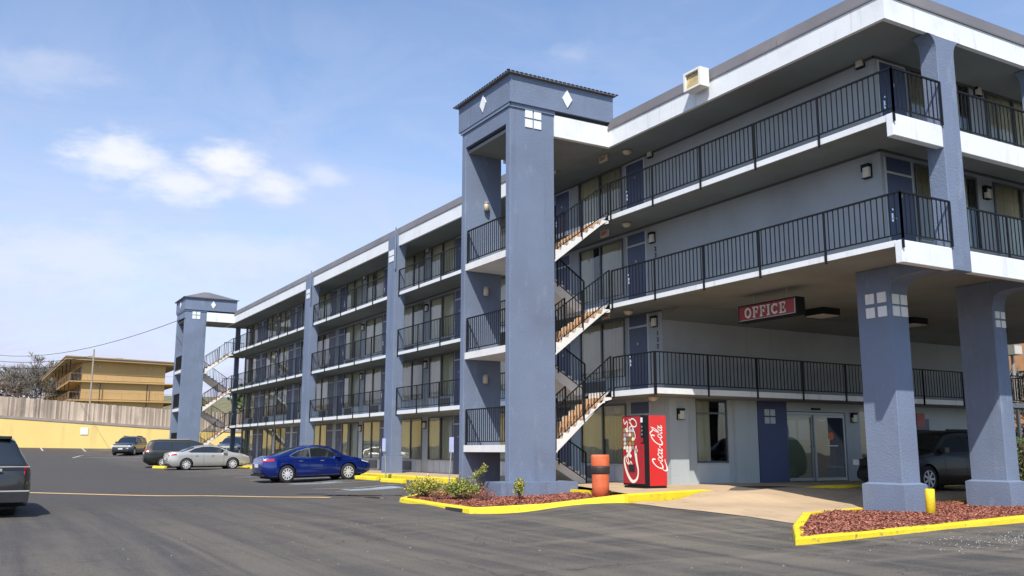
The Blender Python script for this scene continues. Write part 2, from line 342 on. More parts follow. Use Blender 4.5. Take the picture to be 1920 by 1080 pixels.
def interp(x, pts):
    if x <= pts[0][0]: return pts[0][1]
    for (a, b), (c, d) in zip(pts, pts[1:]):
        if x <= c: return b+(d-b)*(x-a)/(c-a)
    return pts[-1][1]
def sinterp(x, pts):
    if x <= pts[0][0]: return pts[0][1]
    for i in range(len(pts)-1):
        if x <= pts[i+1][0]:
            t = (x-pts[i][0])/(pts[i+1][0]-pts[i][0]); p = [pts[max(i-1, 0)][1], pts[i][1], pts[i+1][1], pts[min(i+2, len(pts)-1)][1]]
            return .5*((2*p[1])+(-p[0]+p[2])*t+(2*p[0]-5*p[1]+4*p[2]-p[3])*t*t+(-p[0]+3*p[1]-3*p[2]+p[3])*t**3)
    return pts[-1][1]

# ------------------------------------------------------------------ ground
BASE = [(-60, -1.0), (0, -.78), (8, -.68), (14, -.62), (20, -.57), (27, -.50), (37, -.43), (47, -.37), (57, -.30), (62, -.24), (72, .0), (85, .45), (92, .75), (100, 1.3), (130, 1.6), (400, 2)]
CTRL = [(10.1, 19.4, -.56), (10.6, 24.4, -.55), (13.3, 17.5, -.31), (12, 11.5, -.62), (11, 10.5, -.62), (18.1, 13.8, -.62), (22, 13.8, -.58), (19.5, 11.5, -.62), (26, 12, -.6),
        (17, 18, -.17), (20, 20, -.14), (24, 20, -.14), (30, 20, -.14), (24, 17.3, -.3), (30, 17.3, -.3), (15, 16.3, -.38), (15, 14.2, -.55), (17.5, 15.8, -.48), (16, 14, -.6), (21, 15, -.6), (24, 15, -.6), (12.8, 14.5, -.5), (14.3, 14.9, -.48), (14.2, 16.4, -.4),
        (11.3, 37, -.43), (14.3, 37.4, -.33), (11.2, 31, -.46), (14.3, 31, -.34), (15.2, 35, -.28), (15.2, 44, -.25), (11.2, 57, -.3), (14.4, 57, -.24), (15, 62, -.18), (9.7, 62, -.24), (0, 20, -.6), (1, 24, -.58),
        (0, 33, -.5), (4, 30, -.52), (7, 28, -.5), (0, 12, -.66), (6, 14, -.62), (6, 22, -.58), (13, 91, .36), (12, 92, .34), (15, 92, .4), (10, 87, .34), (20, 82, .3), (18, 27, -.12), (12.9, 27, -.4), (12, 22, -.47), (13, 60, -.26),
        (30, 14, -.55), (14, 12.5, -.6), (5, 45, -.38), (5, 57, -.3), (0, 60, -.22)]
CT = np.array(CTRL); CR = CT[:, 2]-np.array([interp(y, BASE) for y in CT[:, 1]])
def GZ(x, y):
    d2_ = (CT[:, 0]-x)**2+(CT[:, 1]-y)**2
    w = 1/(d2_+.15)**1.6
    return interp(y, BASE)+float((w*CR).sum()/(w.sum()+.0006))
def axis_lines(segs):
    out = []
    for a, b, s in segs:
        n = max(1, round((b-a)/s)); out += [a+(b-a)*i/n for i in range(n)]
    out.append(segs[-1][1]); return out
gx = axis_lines([(-500, -60, 55), (-60, -6, 3), (-6, 28, .4), (28, 60, 2), (60, 500, 55)])
gy = axis_lines([(-200, -10, 20), (-10, 4, 1), (4, 44, .4), (44, 70, .8), (70, 110, 1.5), (110, 180, 10), (180, 700, 60)])
mb = MB(); mb.v = [(x, y, GZ(x, y)) for y in gy for x in gx]; nx = len(gx)
mb.f = [(j*nx+i, j*nx+i+1, (j+1)*nx+i+1, (j+1)*nx+i) for j in range(len(gy)-1) for i in range(nx-1)]; mb.mi = [0]*len(mb.f)
mb.obj('ground', 'asphalt', smooth=True, fix=False, kind='structure')
def gbil(x, y):   # height of the triangulated sheet, so paint can lie on it
    import bisect
    i = max(0, min(nx-2, bisect.bisect_right(gx, x)-1)); j = max(0, min(len(gy)-2, bisect.bisect_right(gy, y)-1))
    u = (x-gx[i])/(gx[i+1]-gx[i]); v = (y-gy[j])/(gy[j+1]-gy[j]); z = lambda a, b: mb_ground[b*nx+a]
    return (z(i, j)*(1-u)+z(i+1, j)*u)*(1-v)+(z(i, j+1)*(1-u)+z(i+1, j+1)*u)*v
mb_ground = [v[2] for v in mb.v]
def strip(pts, w, name, m, lift=.008, parent=None, step=.35, **props):
    """painted band draped on the ground along a polyline"""
    P = []
    for a, b in zip(pts, pts[1:]):
        n = max(1, int(math.dist(a, b)/step)); P += [(a[0]+(b[0]-a[0])*i/n, a[1]+(b[1]-a[1])*i/n) for i in range(n)]
    P.append(pts[-1]); q = MB(); nw = max(1, int(w/.3))
    for i, p in enumerate(P):
        a = P[max(i-1, 0)]; b = P[min(i+1, len(P)-1)]; dx, dy = b[0]-a[0], b[1]-a[1]; l = math.hypot(dx, dy) or 1
        for k in range(nw+1):
            s = (k/nw-.5)*w; x, y = p[0]-dy/l*s, p[1]+dx/l*s; q.v.append((x, y, gbil(x, y)+lift))
    for i in range(len(P)-1):
        for k in range(nw): q.f.append((i*(nw+1)+k, i*(nw+1)+k+1, (i+1)*(nw+1)+k+1, (i+1)*(nw+1)+k)); q.mi.append(0)
    return q.obj(name, m, parent, fix=False, **props)
def pinp(p, poly):
    c = False; j = len(poly)-1
    for i in range(len(poly)):
        if (poly[i][1] > p[1]) != (poly[j][1] > p[1]) and p[0] < (poly[j][0]-poly[i][0])*(p[1]-poly[i][1])/(poly[j][1]-poly[i][1])+poly[i][0]: c = not c
        j = i
    return c
def sheet(poly, zf, name, m, step=.3, **props):
    """polygon filled with a fine grid: clipped by bmesh, heights from zf(x,y)"""
    b = bmesh.new(); vs = [b.verts.new((x, y, 0)) for x, y in poly]; b.faces.new(vs)
    x0, x1 = min(p[0] for p in poly), max(p[0] for p in poly); y0, y1 = min(p[1] for p in poly), max(p[1] for p in poly)
    k = x0+step
    while k < x1: bmesh.ops.bisect_plane(b, geom=b.verts[:]+b.edges[:]+b.faces[:], plane_co=(k, 0, 0), plane_no=(1, 0, 0)); k += step
    k = y0+step
    while k < y1: bmesh.ops.bisect_plane(b, geom=b.verts[:]+b.edges[:]+b.faces[:], plane_co=(0, k, 0), plane_no=(0, 1, 0)); k += step
    for v in b.verts: v.co.z = zf(v.co.x, v.co.y)
    bmesh.ops.recalc_face_normals(b, faces=b.faces)
    if sum(f.normal.z for f in b.faces) < 0: bmesh.ops.reverse_faces(b, faces=b.faces)
    me = bpy.data.meshes.new(name); b.to_mesh(me); b.free(); me.materials.append(M_[m]); return link(name, me, **props)
def curb(pts, zt, w, h, name, m, parent=None, **props):
    """kerb along a polyline: pts in plan, zt(i) top heights"""
    q = MB(); n = len(pts); rings = []; closed = pts[0] == pts[-1]
    for i, p in enumerate(pts):
        a = Vector(pts[max(i-1, 0)]); b = Vector(pts[min(i+1, n-1)]); c = Vector(p)
        if closed and i == 0: a = Vector(pts[-2])
        if closed and i == n-1: b = Vector(pts[1])
        d1 = (c-a).normalized() if (i > 0 or closed) else (b-c).normalized(); d2_ = (b-c).normalized() if (i < n-1 or closed) else d1
        nn = Vector((-(d1.y+d2_.y), d1.x+d2_.x)).normalized(); sc = 1/max(.5, nn.dot(Vector((-d1.y, d1.x))))
        o = c; inn = c+nn*w*sc; t = zt[i]; k = len(q.v)
        e = c+nn*.03*sc
        q.v += [(o.x-nn.x*.03, o.y-nn.y*.03, t-h), (o.x, o.y, t-.03), (e.x, e.y, t), (inn.x, inn.y, t), (inn.x, inn.y, t-h)]; rings.append(k)
    for a, b in zip(rings, rings[1:]):
        for j in range(4): q.f.append((a+j, a+j+1, b+j+1, b+j)); q.mi.append(0)
    for r in (rings[0], rings[-1]): q.f.append(tuple(r+j for j in range(5))); q.mi.append(0)
    return q.obj(name, m, parent, **props)

# sidewalk along the rooms, and in front of the office
SW = -.12
sheet([(15.45, 24.9), (17.9, 24.9), (17.9, 72), (15.45, 72)], lambda x, y: SW, 'sidewalk', 'conc', 1.5, kind='structure')
curb([(15.3, 72), (15.3, 25.6)], [SW, SW], .16, .45, 'sidewalk_kerb', 'yellow', kind='structure')
OFF = [(13.35, 17.55), (16.7, 18.75), (17.7, 19.2), (19.2, 19.3), (20.5, 19.3), (34, 19.3), (36, 19.3), (36, 24), (14.95, 24.9), (14.95, 21.9)]
sheet(OFF, lambda x, y: SW-.13*max(0, 1-math.hypot(max(0, abs(x-18.8)-1.2), max(0, y-19.3))/1.2), 'office_walk', 'conc', .5, kind='structure')
curb([(13.2, 17.45), (16.6, 18.62), (17.7, 19.02)], [SW+.004, SW+.002, SW-.1], .16, .3, 'walk_kerb', 'yellow', kind='structure')
curb([(19.9, 19.1), (21.4, 19.12), (34, 19.12)], [SW-.1, SW+.003, SW+.003], .16, .3, 'walk_kerb', 'yellow', kind='structure')
# concrete drive under the wing
drive = [(13.2, 17.35), (11.9, 11.7), (13.5, 14.7), (16, 15.3), (36, 16.6), (36, 19.1), (19.6, 19.1), (17.7, 19.0), (16.6, 18.55)]
drive = [(13.15, 17.3), (12.75, 12.5), (13.4, 14.9), (17.5, 15.55), (36, 16.4), (36, 19.1), (19.6, 19.1), (17.7, 19.0), (16.6, 18.6)]
drive = [(13.25, 17.4), (14.15, 15.2), (14.4, 13.0), (15.5, 13.6), (36, 15.2), (36, 19.1), (19.6, 19.1), (17.7, 19.0), (16.6, 18.6)]
sheet(drive, lambda x, y: gbil(x, y)+.007+.023*min(1, max(0, (x-13.25-(17.4-y)*.3)/.6)), 'driveway', 'conc', .4, kind='structure')

# ------------------------------------------------------------------ mulch beds
def bed(name, label, outer, ztop, chips, hole=None):
    """outer: closed plan polygon, ztop per vertex"""
    t = thing(name, label, 'planter bed', (0, 0, 0))
    n = len(outer)
    curb(outer+[outer[0]], ztop+[ztop[0]], .2, .3, 'kerb', 'yellow', t)
    cen = (sum(p[0] for p in outer)/n, sum(p[1] for p in outer)/n)
    ins = []
    for p in outer:
        d = math.dist(p, cen); k = (d-.22)/d; ins.append((cen[0]+(p[0]-cen[0])*k, cen[1]+(p[1]-cen[1])*k))
    def zf(x, y):
        ws = [1/(math.dist((x, y), o)**2+.05) for o in outer]; return max(sum(w*z for w, z in zip(ws, ztop))/sum(ws)-.03+.03*math.sin(x*3.1)*math.sin(y*2.7), gbil(x, y)+.05)
    b = sheet(ins, zf, 'mulch', 'mulch', .25); b.parent = t
    q = MB(); x0, x1 = min(p[0] for p in ins), max(p[0] for p in ins); y0, y1 = min(p[1] for p in ins), max(p[1] for p in ins); k = 0
    while k < chips:
        x, y = random.uniform(x0, x1), random.uniform(y0, y1)
        if not pinp((x, y), ins) or (hole and hole[0] < x < hole[2] and hole[1] < y < hole[3]): k += .2; continue
        a = random.uniform(0, 6.28); l, w = random.uniform(.014, .036), random.uniform(.007, .016); tz = random.uniform(-.5, .5); z = zf(x, y)+random.uniform(.0, .035)
        ca, sa = math.cos(a), math.sin(a); h = random.uniform(.004, .012)
        pts = [(x+ca*l*u-sa*w*v, y+sa*l*u+ca*w*v, z+tz*l*u) for u, v in ((-1, -1), (1, -1), (1, 1), (-1, 1))]
        q.face(*pts); q.face(pts[0], pts[1], (pts[1][0], pts[1][1], pts[1][2]-h), (pts[0][0], pts[0][1], pts[0][2]-h)); k += 1
    q.obj('mulch_chips', 'chip', t, fix=False, kind='stuff')
    return t, zf
B1 = [(10.12, 19.35), (11.6, 18.45), (13.25, 17.5), (14.9, 19.4), (14.9, 22.3), (14.9, 24.4), (12.6, 25.9), (11.4, 25.5), (10.55, 24.35), (10.3, 22.4)]
B1Z = [-.43, -.30, -.125, -.125, -.13, -.14, -.26, -.36, -.43, -.43]
B1 = [(10.12, 19.35), (11.6, 18.45), (13.25, 17.5), (14.85, 18.6), (14.85, 24.4), (13.2, 25.6), (11.6, 25.4), (10.55, 24.35), (10.3, 22.0)]
B1Z = [-.43, -.34, -.13, -.17, -.22, -.3, -.37, -.42, -.43]
bed1, zf1 = bed('mulch_bed', 'red mulch bed with yellow kerb and shrubs at the foot of the near stair tower', B1, B1Z, 15000)
B2 = [(11.6, 10.95), (15.2, 11.35), (19.5, 12.0), (27.5, 13.0), (27.5, 16.6), (22.4, 15.9), (18.4, 15.2), (15.7, 14.6), (13.4, 12.7)]
B2Z = [-.5, -.5, -.49, -.47, -.40, -.42, -.43, -.44, -.47]
bed2, zf2 = bed('mulch_bed', 'red mulch bed with yellow kerb around the two driveway pillars, in the right foreground', B2, B2Z, 30000)
# drain mouth in the kerb of the near bed
q = MB(); p0, p1 = Vector((10.26, 20.6)), Vector((10.16, 19.75))
q.box((p1.x-.05, p1.y, -.555), (p0.x+.02, p0.y, -.475)); q.obj('drain_inlet', 'dark', bed1)

# ------------------------------------------------------------------ THE MOTEL
FX, WX, CY = 16.5, 17.9, 12.2          # slab edge, room wall, near end
WY2 = 21.8                              # office wall
FL = {1: 2.60, 2: 5.22, 3: 7.97}; SB = {1: 2.43, 2: 5.08, 3: 7.82}; RS = 10.13; EX = 36.0; EY = 72.1
B = thing('motel_building', 'long four-storey grey and blue motel with balcony walkways, white roof fascia and two stair towers', 'building', (0, 0, 0))
# walls
WI = [(23.65, 26.15), (27.75, 30.2), (30.85, 33.3), (35.78, 38.25), (38.95, 41.45), (43.9, 46.3), (46.95, 49.42), (51.98, 54.42), (55.07, 57.5), (59.98, 62.42), (63.05, 65.5), (67.98, 71.1)]
WINGW = [(19.1, 21.5), (22.2, 24.6), (27.45, 29.85), (30.55, 32.95)]
WH = 2.45; SILL = .56
def wall_with_openings(a, b, z0, z1, wins, floor, axis, at):
    q = MB(); e = a
    def put(u0, u1, v0, v1):
        if u1-u0 < .001 or v1-v0 < .001: return
        q.box((at, u0, v0), (at+.2, u1, v1)) if axis == 'y' else q.box((u0, at, v0), (u1, at+.2, v1))
    for w0, w1 in wins: put(e, w0, z0, z1); put(w0, w1, z0, floor+SILL); put(w0, w1, floor+WH, z1); e = w1
    put(e, b, z0, z1); return q
lows = {0: SW, 1: FL[1], 2: FL[2], 3: FL[3]}; tops = {0: SB[1], 1: SB[2], 2: SB[3], 3: RS}
for lv in range(4):
    wall_with_openings(WY2 if lv < 2 else 13.7, 71.5, lows[lv], tops[lv], WI, lows[lv], 'y', WX).obj('wall', 'wall' if lv else 'wall2', B)
q = MB(); q.box((WX+.2, 71.3, SW), (EX, 71.5, RS)); q.obj('end_wall', 'wall', B)
q = MB(); q.box((WX+.2, WY2, FL[1]), (33.5, WY2+.2, SB[2])); q.obj('wall', 'wall', B)
for lv in (2, 3): wall_with_openings(WX+.2, EX, FL[lv], tops[lv], WINGW, FL[lv], 'x', 13.7).obj('wall', 'wall', B)
q = MB()
for a, b, z0, z1 in ((WX+.2, 19.12, SW, SB[1]), (19.12, 20.42, SW, .5), (20.42, 22.9, SW, SB[1]), (25.75, 26.45, SW, SB[1]), (26.45, 28.0, SW, .45), (28.0, 33.3, SW, SB[1])): q.box((a, WY2, z0), (b, WY2+.2, z1))
q.box((22.9, WY2, 2.14), (25.75, WY2+.2, SB[1]))
q.obj('office_wall', 'wall2', B)
q = MB(); q.box((33.3, WY2, SW), (33.5, 40, SB[2])); q.obj('office_wall', 'wall2', B)
q = MB(); q.box((EX-.2, 13.9, FL[2]), (EX, 71.3, RS)); q.obj('end_wall', 'wall', B)
# protruding pier beside the vending machine
q = MB(); q.box((17.92, WY2-.22, SW), (18.62, WY2-.002, SB[1]-.002)); q.obj('wall_pier', 'wall2', B); q = MB(); q.box((20.62, WY2-.12, SW), (21.55, WY2-.002, SB[1]-.002)); q.obj('wall_pier', 'wall2', B)
q = MB(); q.box((21.6, WY2-.1, SW+.002), (22.88, WY2-.001, SB[1]-.01)); nav = q.obj('blue_panel', 'navy2', B)
def emblem(origin, ux, uz, size, gap, n, parent, mt='white', w2=None):
    """four raised square tiles"""
    o = Vector(origin); ux = Vector(ux); uz = Vector(uz); nn = Vector(n)
    for i in (0, 1):
        for j in (0, 1):
            a = o+ux*(i*(size+gap))+uz*(j*(size+gap)); w = size
            P = [a, a+ux*w, a+ux*w+uz*w, a+uz*w]; k = MB()
            k.v = [tuple(p-nn*.002) for p in P]+[tuple(p+nn*.025) for p in P]
            k.f = [(0, 1, 2, 3), (4, 5, 6, 7), (0, 1, 5, 4), (1, 2, 6, 5), (2, 3, 7, 6), (3, 0, 4, 7)]; k.mi = [0]*6
            k.obj('tile', mt, parent)
emblem((21.88, WY2-.1, 1.72), (1, 0, 0), (0, 0, 1), .2, .05, (0, -1, 0), nav, 'panel')
# slabs
def slab(poly, z0, z1, name='floor_slab'):
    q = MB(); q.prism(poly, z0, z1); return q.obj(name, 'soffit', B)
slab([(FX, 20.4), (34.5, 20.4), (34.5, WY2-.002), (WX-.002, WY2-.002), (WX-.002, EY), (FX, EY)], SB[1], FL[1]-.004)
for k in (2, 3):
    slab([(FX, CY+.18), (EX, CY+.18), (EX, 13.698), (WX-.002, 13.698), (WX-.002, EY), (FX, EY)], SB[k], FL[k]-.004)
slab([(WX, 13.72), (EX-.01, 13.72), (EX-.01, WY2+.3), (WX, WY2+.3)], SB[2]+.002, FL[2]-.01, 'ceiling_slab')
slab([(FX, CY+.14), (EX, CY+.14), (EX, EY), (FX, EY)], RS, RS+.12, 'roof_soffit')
# white slab edges
def edge(y0, y1, z0, z1): q = MB(); q.box((FX-.03, y0, z0), (FX-.001, y1, z1)); return q.obj('slab_edge', 'white', B)
edge(20.4, 22.34, SB[1]+.01, FL[1]); edge(25.42, 38.6, SB[1]+.01, FL[1]); edge(39.5, 50.8, SB[1]+.01, FL[1]); edge(51.8, EY, SB[1]+.01, FL[1])
edge(22.34, 25.42, SB[1]+.01, FL[1])
for k in (2, 3):
    for a, b in ((CY+.18, 38.6), (39.5, 50.8), (51.8, EY)): edge(a, b, SB[k]+.01, FL[k])
q = MB(); q.box((FX-.03, 20.37, SB[1]+.01), (34.5, 20.399, FL[1])); q.obj('slab_edge', 'white', B)
q = MB(); q.box((16.42, EY, SB[1]), (17.9, EY+.03, FL[1])); q.box((16.42, EY, SB[2]), (17.9, EY+.03, FL[2])); q.box((16.42, EY, SB[3]), (17.9, EY+.03, FL[3])); q.obj('slab_edge', 'white', B)
# deep white spandrel beams on the end wing, between the columns
COLX = [(18.1, 18.72), (22.0, 22.55), (26.0, 26.55), (30.0, 30.55), (34.0, 34.55)]
for k, zb, zt in ((2, 4.72, 5.2), (3, 7.47, 7.97)):
    xs = [FX-.06]
    for a, b in COLX: xs += [a, b]
    xs.append(EX)
    for i in range(0, len(xs), 2):
        q = MB(); q.box((xs[i], CY, zb), (xs[i+1], CY+.178, zt)); bevel(q.obj('spandrel_beam', 'white', B), .012, 1)
# roof: white fascia with metal edge
q = MB(); q.prism([(CY, RS-.02), (CY+.12, RS-.02), (CY+.12, 10.64), (CY, 10.64)], FX-.1, EX+.05, 0); q.obj('roof_fascia', 'white', B)
FA = [(CY, 22.3), (25.45, 38.6), (39.5, 50.8), (51.8, 69.3)]
for a, b in ((CY+.121, 22.3), (25.45, 38.6), (39.5, 50.8), (51.8, EY)):
    q = MB(); q.box((FX-.1, a, RS-.02), (FX-.001, b, 10.64)); q.obj('roof_fascia', 'white', B)
q = MB(); q.box((FX-.12, EY, RS-.02), (EX, EY+.08, 10.64)); q.obj('roof_fascia', 'white', B)
q = MB()   # sloping metal edge, all round
q.prism([(FX-.13, 10.641), (FX-.13, 10.68), (FX-.06, 10.98), (FX+.25, 11.0), (FX+.25, 10.641)], CY-.03, EY+.1, 1); q.obj('metal_roof_edge', 'roof', B)
q = MB(); q.prism([(CY-.035, 10.642), (CY-.035, 10.68), (CY+.04, 10.98), (CY+.4, 11.0), (CY+.4, 10.642)], FX+.251, EX+.1, 0); q.obj('metal_roof_edge', 'roof', B)
q = MB(); q.box((FX+.26, CY+.41, 10.26), (EX, EY, 10.9)); q.obj('roof', 'roof', B)
q = MB()
for y in [CY+3.05*i for i in range(1, 20)]:
    q.box((FX-.137, y-.012, 10.655), (FX-.10, y+.012, 10.80))
q.obj('roof_edge_joint', 'roof', B)
# ceiling cornice lines and the cove over the lowest walkway
q = MB()
for k, z in ((2, SB[2]), (3, SB[3]), (4, RS)):
    y0 = 13.66 if k > 2 else WY2
    q.box((WX-.05, y0, z-.05), (WX-.001, 71.4, z-.001))
    if k > 2: q.box((WX-.05, 13.65, z-.05), (EX-.3, 13.699, z-.001))
q.obj('cornice', 'frame', B)
q = MB(); q.prism([(20.9, SB[2]-.001), (WY2-.003, 4.78), (WY2-.003, SB[2]-.001)], WX+.01, 33.4, 0); q.obj('ceiling_cove', 'soffit', B)
# ---- columns on the long front
for y0, y1 in ((38.6, 39.5), (50.8, 51.8)):
    q = MB(); q.box((16.25, y0, SW+.72), (16.75, y1, 10.66)); c = q.obj('column', 'blue', B); bevel(c, .015, 1)
    q = MB(); q.box((16.2, y0-.05, SW-.3), (16.8, y1+.05, SW+.72)); bevel(q.obj('column_base', 'blue', c), .02, 1)
    emblem((16.25, y0+.2, 9.42), (0, 1, 0), (0, 0, 1), .24, .05, (-1, 0, 0), c)
    for z in (RS, SB[3], SB[2], SB[1]):      # curved haunches under each slab
        for s, yy in ((-1, y0), (1, y1)):
            q = MB(); R = .42 if z == RS else .22
            arc = [(yy, z-.002)]+[(yy+s*R*(1-math.cos(t)), z-R+R*math.sin(t)) for t in [i*math.pi/10 for i in range(6)]]
            q.prism(arc, 16.52, 16.74, 0); q.obj('column_haunch', 'blue2', c)
    q = MB(); q.tube([(16.22, y0-.06, 10.95), (16.22, y0-.06, 9.0)], .03, 6); q.obj('downpipe', 'blue2', c)
# ---- upper columns of the end wing, with curved heads
for a, b in COLX:
    q = MB(); q.box((a, CY-.015, 4.72), (b, CY+.42, RS-.021)); c = q.obj('wing_column', 'blue', B); bevel(c, .012, 1)
    for s, xx in ((-1, a), (1, b)):
        q = MB(); R = .27
        arc = [(xx, RS-.022)]+[(xx+s*R*(1-math.cos(t)), RS-.022-R*1.3+R*1.3*math.sin(t)) for t in [i*math.pi/14 for i in range(8)]]
        q.prism(arc, CY-.012, CY+.41, 1); q.obj('column_head', 'blue', c)
    if 0: q = MB(); R = .34; arc = [(CY+.42, RS-.022)]+[(CY+.42+R*(1-math.cos(t)), RS-.022-R*1.2+R*1.2*math.sin(t)) for t in [i*math.pi/14 for i in range(8)]]
# ---- ground pillars carrying the wing
for (a, b), (ya, yb), zb in (((18.1, 18.72), (13.86, 14.78), -.8), ((21.99, 22.5), (13.86, 14.82), -.8), ((26.0, 26.55), (13.86, 14.8), -.8), ((30.0, 30.55), (13.86, 14.8), -.8), ((34.0, 34.55), (13.86, 14.8), -.8)):
    q = MB(); q.box((a, ya, .155), (b, yb, SB[2]-.003)); c = q.obj('pillar', 'blue', B); bevel(c, .012, 1)
    q = MB(); q.box((a-.1, ya-.1, zb), (b+.1, yb+.1, .12)); q.prism([(a-.1, ya-.1), (b+.1, ya-.1), (b+.1, yb+.1), (a-.1, yb+.1)], .121, .123)
    k = len(q.v); q.v += [(a-.1, ya-.1, .12), (b+.1, ya-.1, .12), (b+.1, yb+.1, .12), (a-.1, yb+.1, .12), (a, ya, .165), (b, ya, .165), (b, yb, .165), (a, yb, .165)]
    for i in range(4): q.f.append((k+i, k+(i+1) % 4, k+4+(i+1) % 4, k+4+i)); q.mi.append(0)
    q.obj('pillar_base', 'blue', c)
    q = MB(); R = .45; q.prism([(ya+.001, 4.40), (ya+.001, SB[2]-.004), (CY+.19, SB[2]-.004), (CY+.19, 4.84), (ya-.5, 4.82), (ya-.25, 4.79), (ya-.1, 4.72), (ya-.03, 4.6)], a+.001, b-.001, 0); q.obj('pillar_bracket', 'blue', c)
    if a < 19: emblem((a-.0, ya+.09, 3.93), (0, 1, 0), (0, 0, 1), .24, .09, (-1, 0, 0), c)
    s_ = (b-a-.16)/2; emblem((a+.07, ya, 3.93), (1, 0, 0), (0, 0, 1), s_, .05, (0, -1, 0), c)
# ---- railings
BAL = {}
def bal_mesh(h):
    k = round(h, 3)
    if k not in BAL: BAL[k] = MB().box((-.0095, -.0095, 0), (.0095, .0095, h)).mesh('baluster', 'black')
    return BAL[k]
nb = 0
def rail(a, b, zf, h=1.0, sp=2.06, single=False, posts=True, drop=.2, bs=.147, z2=None, bottom=.1, par=None):
    """straight railing from a to b (plan points); zf floor height at a, z2 at b"""
    global nb
    a = Vector((a[0], a[1], zf)); b = Vector((b[0], b[1], zf if z2 is None else z2)); L = (b-a).length; d = (b-a)/L; up = Vector((0, 0, 1))
    side = Vector((-d.y, d.x, 0)).normalized()
    q = MB()
    def bar(z, hw, hh):
        k = len(q.v); P = []
        for e in (a, b):
            for s, t in ((-1, -1), (1, -1), (1, 1), (-1, 1)): P.append(tuple(e+up*(z+t*hh)+side*s*hw))
        q.v += P
        for f in ((0, 1, 2, 3), (7, 6, 5, 4), (0, 4, 5, 1), (1, 5, 6, 2), (2, 6, 7, 3), (3, 7, 4, 0)): q.f.append(tuple(k+i for i in f)); q.mi.append(0)
    bar(h, .022, .018); bar(bottom, .014, .014)
    for e in (a+d*.012, b-d*.012): q.box((e.x-.01, e.y-.01, e.z+bottom), (e.x+.01, e.y+.01, e.z+h))
    o = q.obj('railing', 'black', par or B)
    n = max(1, round(L/sp))
    if posts:
        for i in range(n+1):
            p = a+d*(L*i/n); k = MB(); k.box((-.02, -.02, -drop), (.02, .02, h)); link('post', k.mesh('post', 'black'), o, tuple(p))
    m = max(2, round(L/bs)); st = MB(); hw_ = .0065 if (bs == .147 and a.y > 25 and abs(a.x-b.x) < .1) else .0095
    for i in range(1, m):
        p = a+d*(L*i/m)
        if posts and abs((L*i/m) % (L/n)) < .03: continue
        if single and nb < 296:
            link('baluster', bal_mesh(h-bottom), o, (p.x, p.y, p.z+bottom)); nb += 1
        else: st.box((p.x-hw_, p.y-hw_, p.z+bottom), (p.x+hw_, p.y+hw_, p.z+h))
    if st.v: st.obj('baluster_row', 'black', o, kind='stuff')
    return o
RX = FX-.055
for k in (3, 2):
    rail((RX, CY-.03), (RX, 22.32), FL[k], single=True, sp=2.06)
    rail((RX, CY-.03), (18.08, CY-.03), FL[k]+.0, single=True, sp=4, drop=.0)
    rail((18.74, CY+.1), (21.98, CY+.1), FL[k], single=True, sp=1.62, drop=.0)
    rail((22.57, CY+.1), (25.98, CY+.1), FL[k], sp=1.7, drop=.0); rail((26.57, CY+.1), (29.98, CY+.1), FL[k], sp=1.7, drop=0); rail((30.57, CY+.1), (33.98, CY+.1), FL[k], sp=1.7, drop=0)
rail((RX, 20.35), (28, 20.35), FL[1], single=True, sp=1.93)
rail((28, 20.35), (34.5, 20.35), FL[1], sp=1.93)
rail((34.47, 20.35), (34.47, 24), FL[1], sp=1.93)
rail((RX, 20.4), (RX, 22.32), FL[1], sp=1.93)
for k in (1, 2, 3):
    rail((RX, 25.45), (RX, 38.58), FL[k], sp=2.06)
    rail((RX, 39.52), (RX, 50.78), FL[k], sp=2.06)
    rail((RX, 51.82), (RX, 69.2), FL[k], sp=2.02)
    rail((RX, EY-.05), (WX, EY-.05), FL[k], sp=1.4)

# ---- door and window modules (built once in the wall plane, copied along it)
def door_module():
    fr = MB(); fr.box((0, -.06, 0), (.03, 0, 2.45)).box((0, .88, 0), (.03, .94, 2.45)).box((0, 0, 2.05), (.03, .88, 2.11)); fr = fr.mesh('door_frame', 'panel')
    lf = MB(); lf.box((-.015, 0, .01), (.02, .88, 2.05)); lf = lf.mesh('door', 'navy')
    tr = MB(); tr.box((-.01, .0, 2.11), (.02, .88, 2.45)); tr = tr.mesh('transom', 'navy')
    hd = MB(); hd.box((-.03, .79, .88), (-.015, .85, 1.08)); hd.tube([(-.05, .70, .97), (-.05, .82, .97)], .014, 6); hd.lathe([(.028, 0), (.028, -.03)], (-.015, .82, 1.17), 10, 0); hd = hd.mesh('handle', 'chrome')
    pl = MB(); pl.lathe([(.045, 0), (.045, -.012)], (-.015, .44, 1.55), 10, 0); pl = pl.mesh('peephole', 'galv')
    return fr, lf, tr, hd, pl
DM = door_module()
def curtain_mesh(w, h, seed, cover=1.0, m='curtain'):
    r = random.Random(seed); q = MB(); n = int(w*40); ph = r.uniform(0, 6); x0 = 0 if r.random() < .5 else w*(1-cover)
    for i in range(n+1):
        x = x0+w*cover*i/n; d = .036*math.sin(x*48+ph+1.1*math.sin(x*7+ph))+.012*math.sin(x*17+ph*2)
        q.v += [(.09+d, x, 0), (.09+d*.8, x, h)]
    for i in range(n): q.f.append((2*i, 2*i+2, 2*i+3, 2*i+1)); q.mi.append(0)
    return q.mesh('curtain', m, True, False)
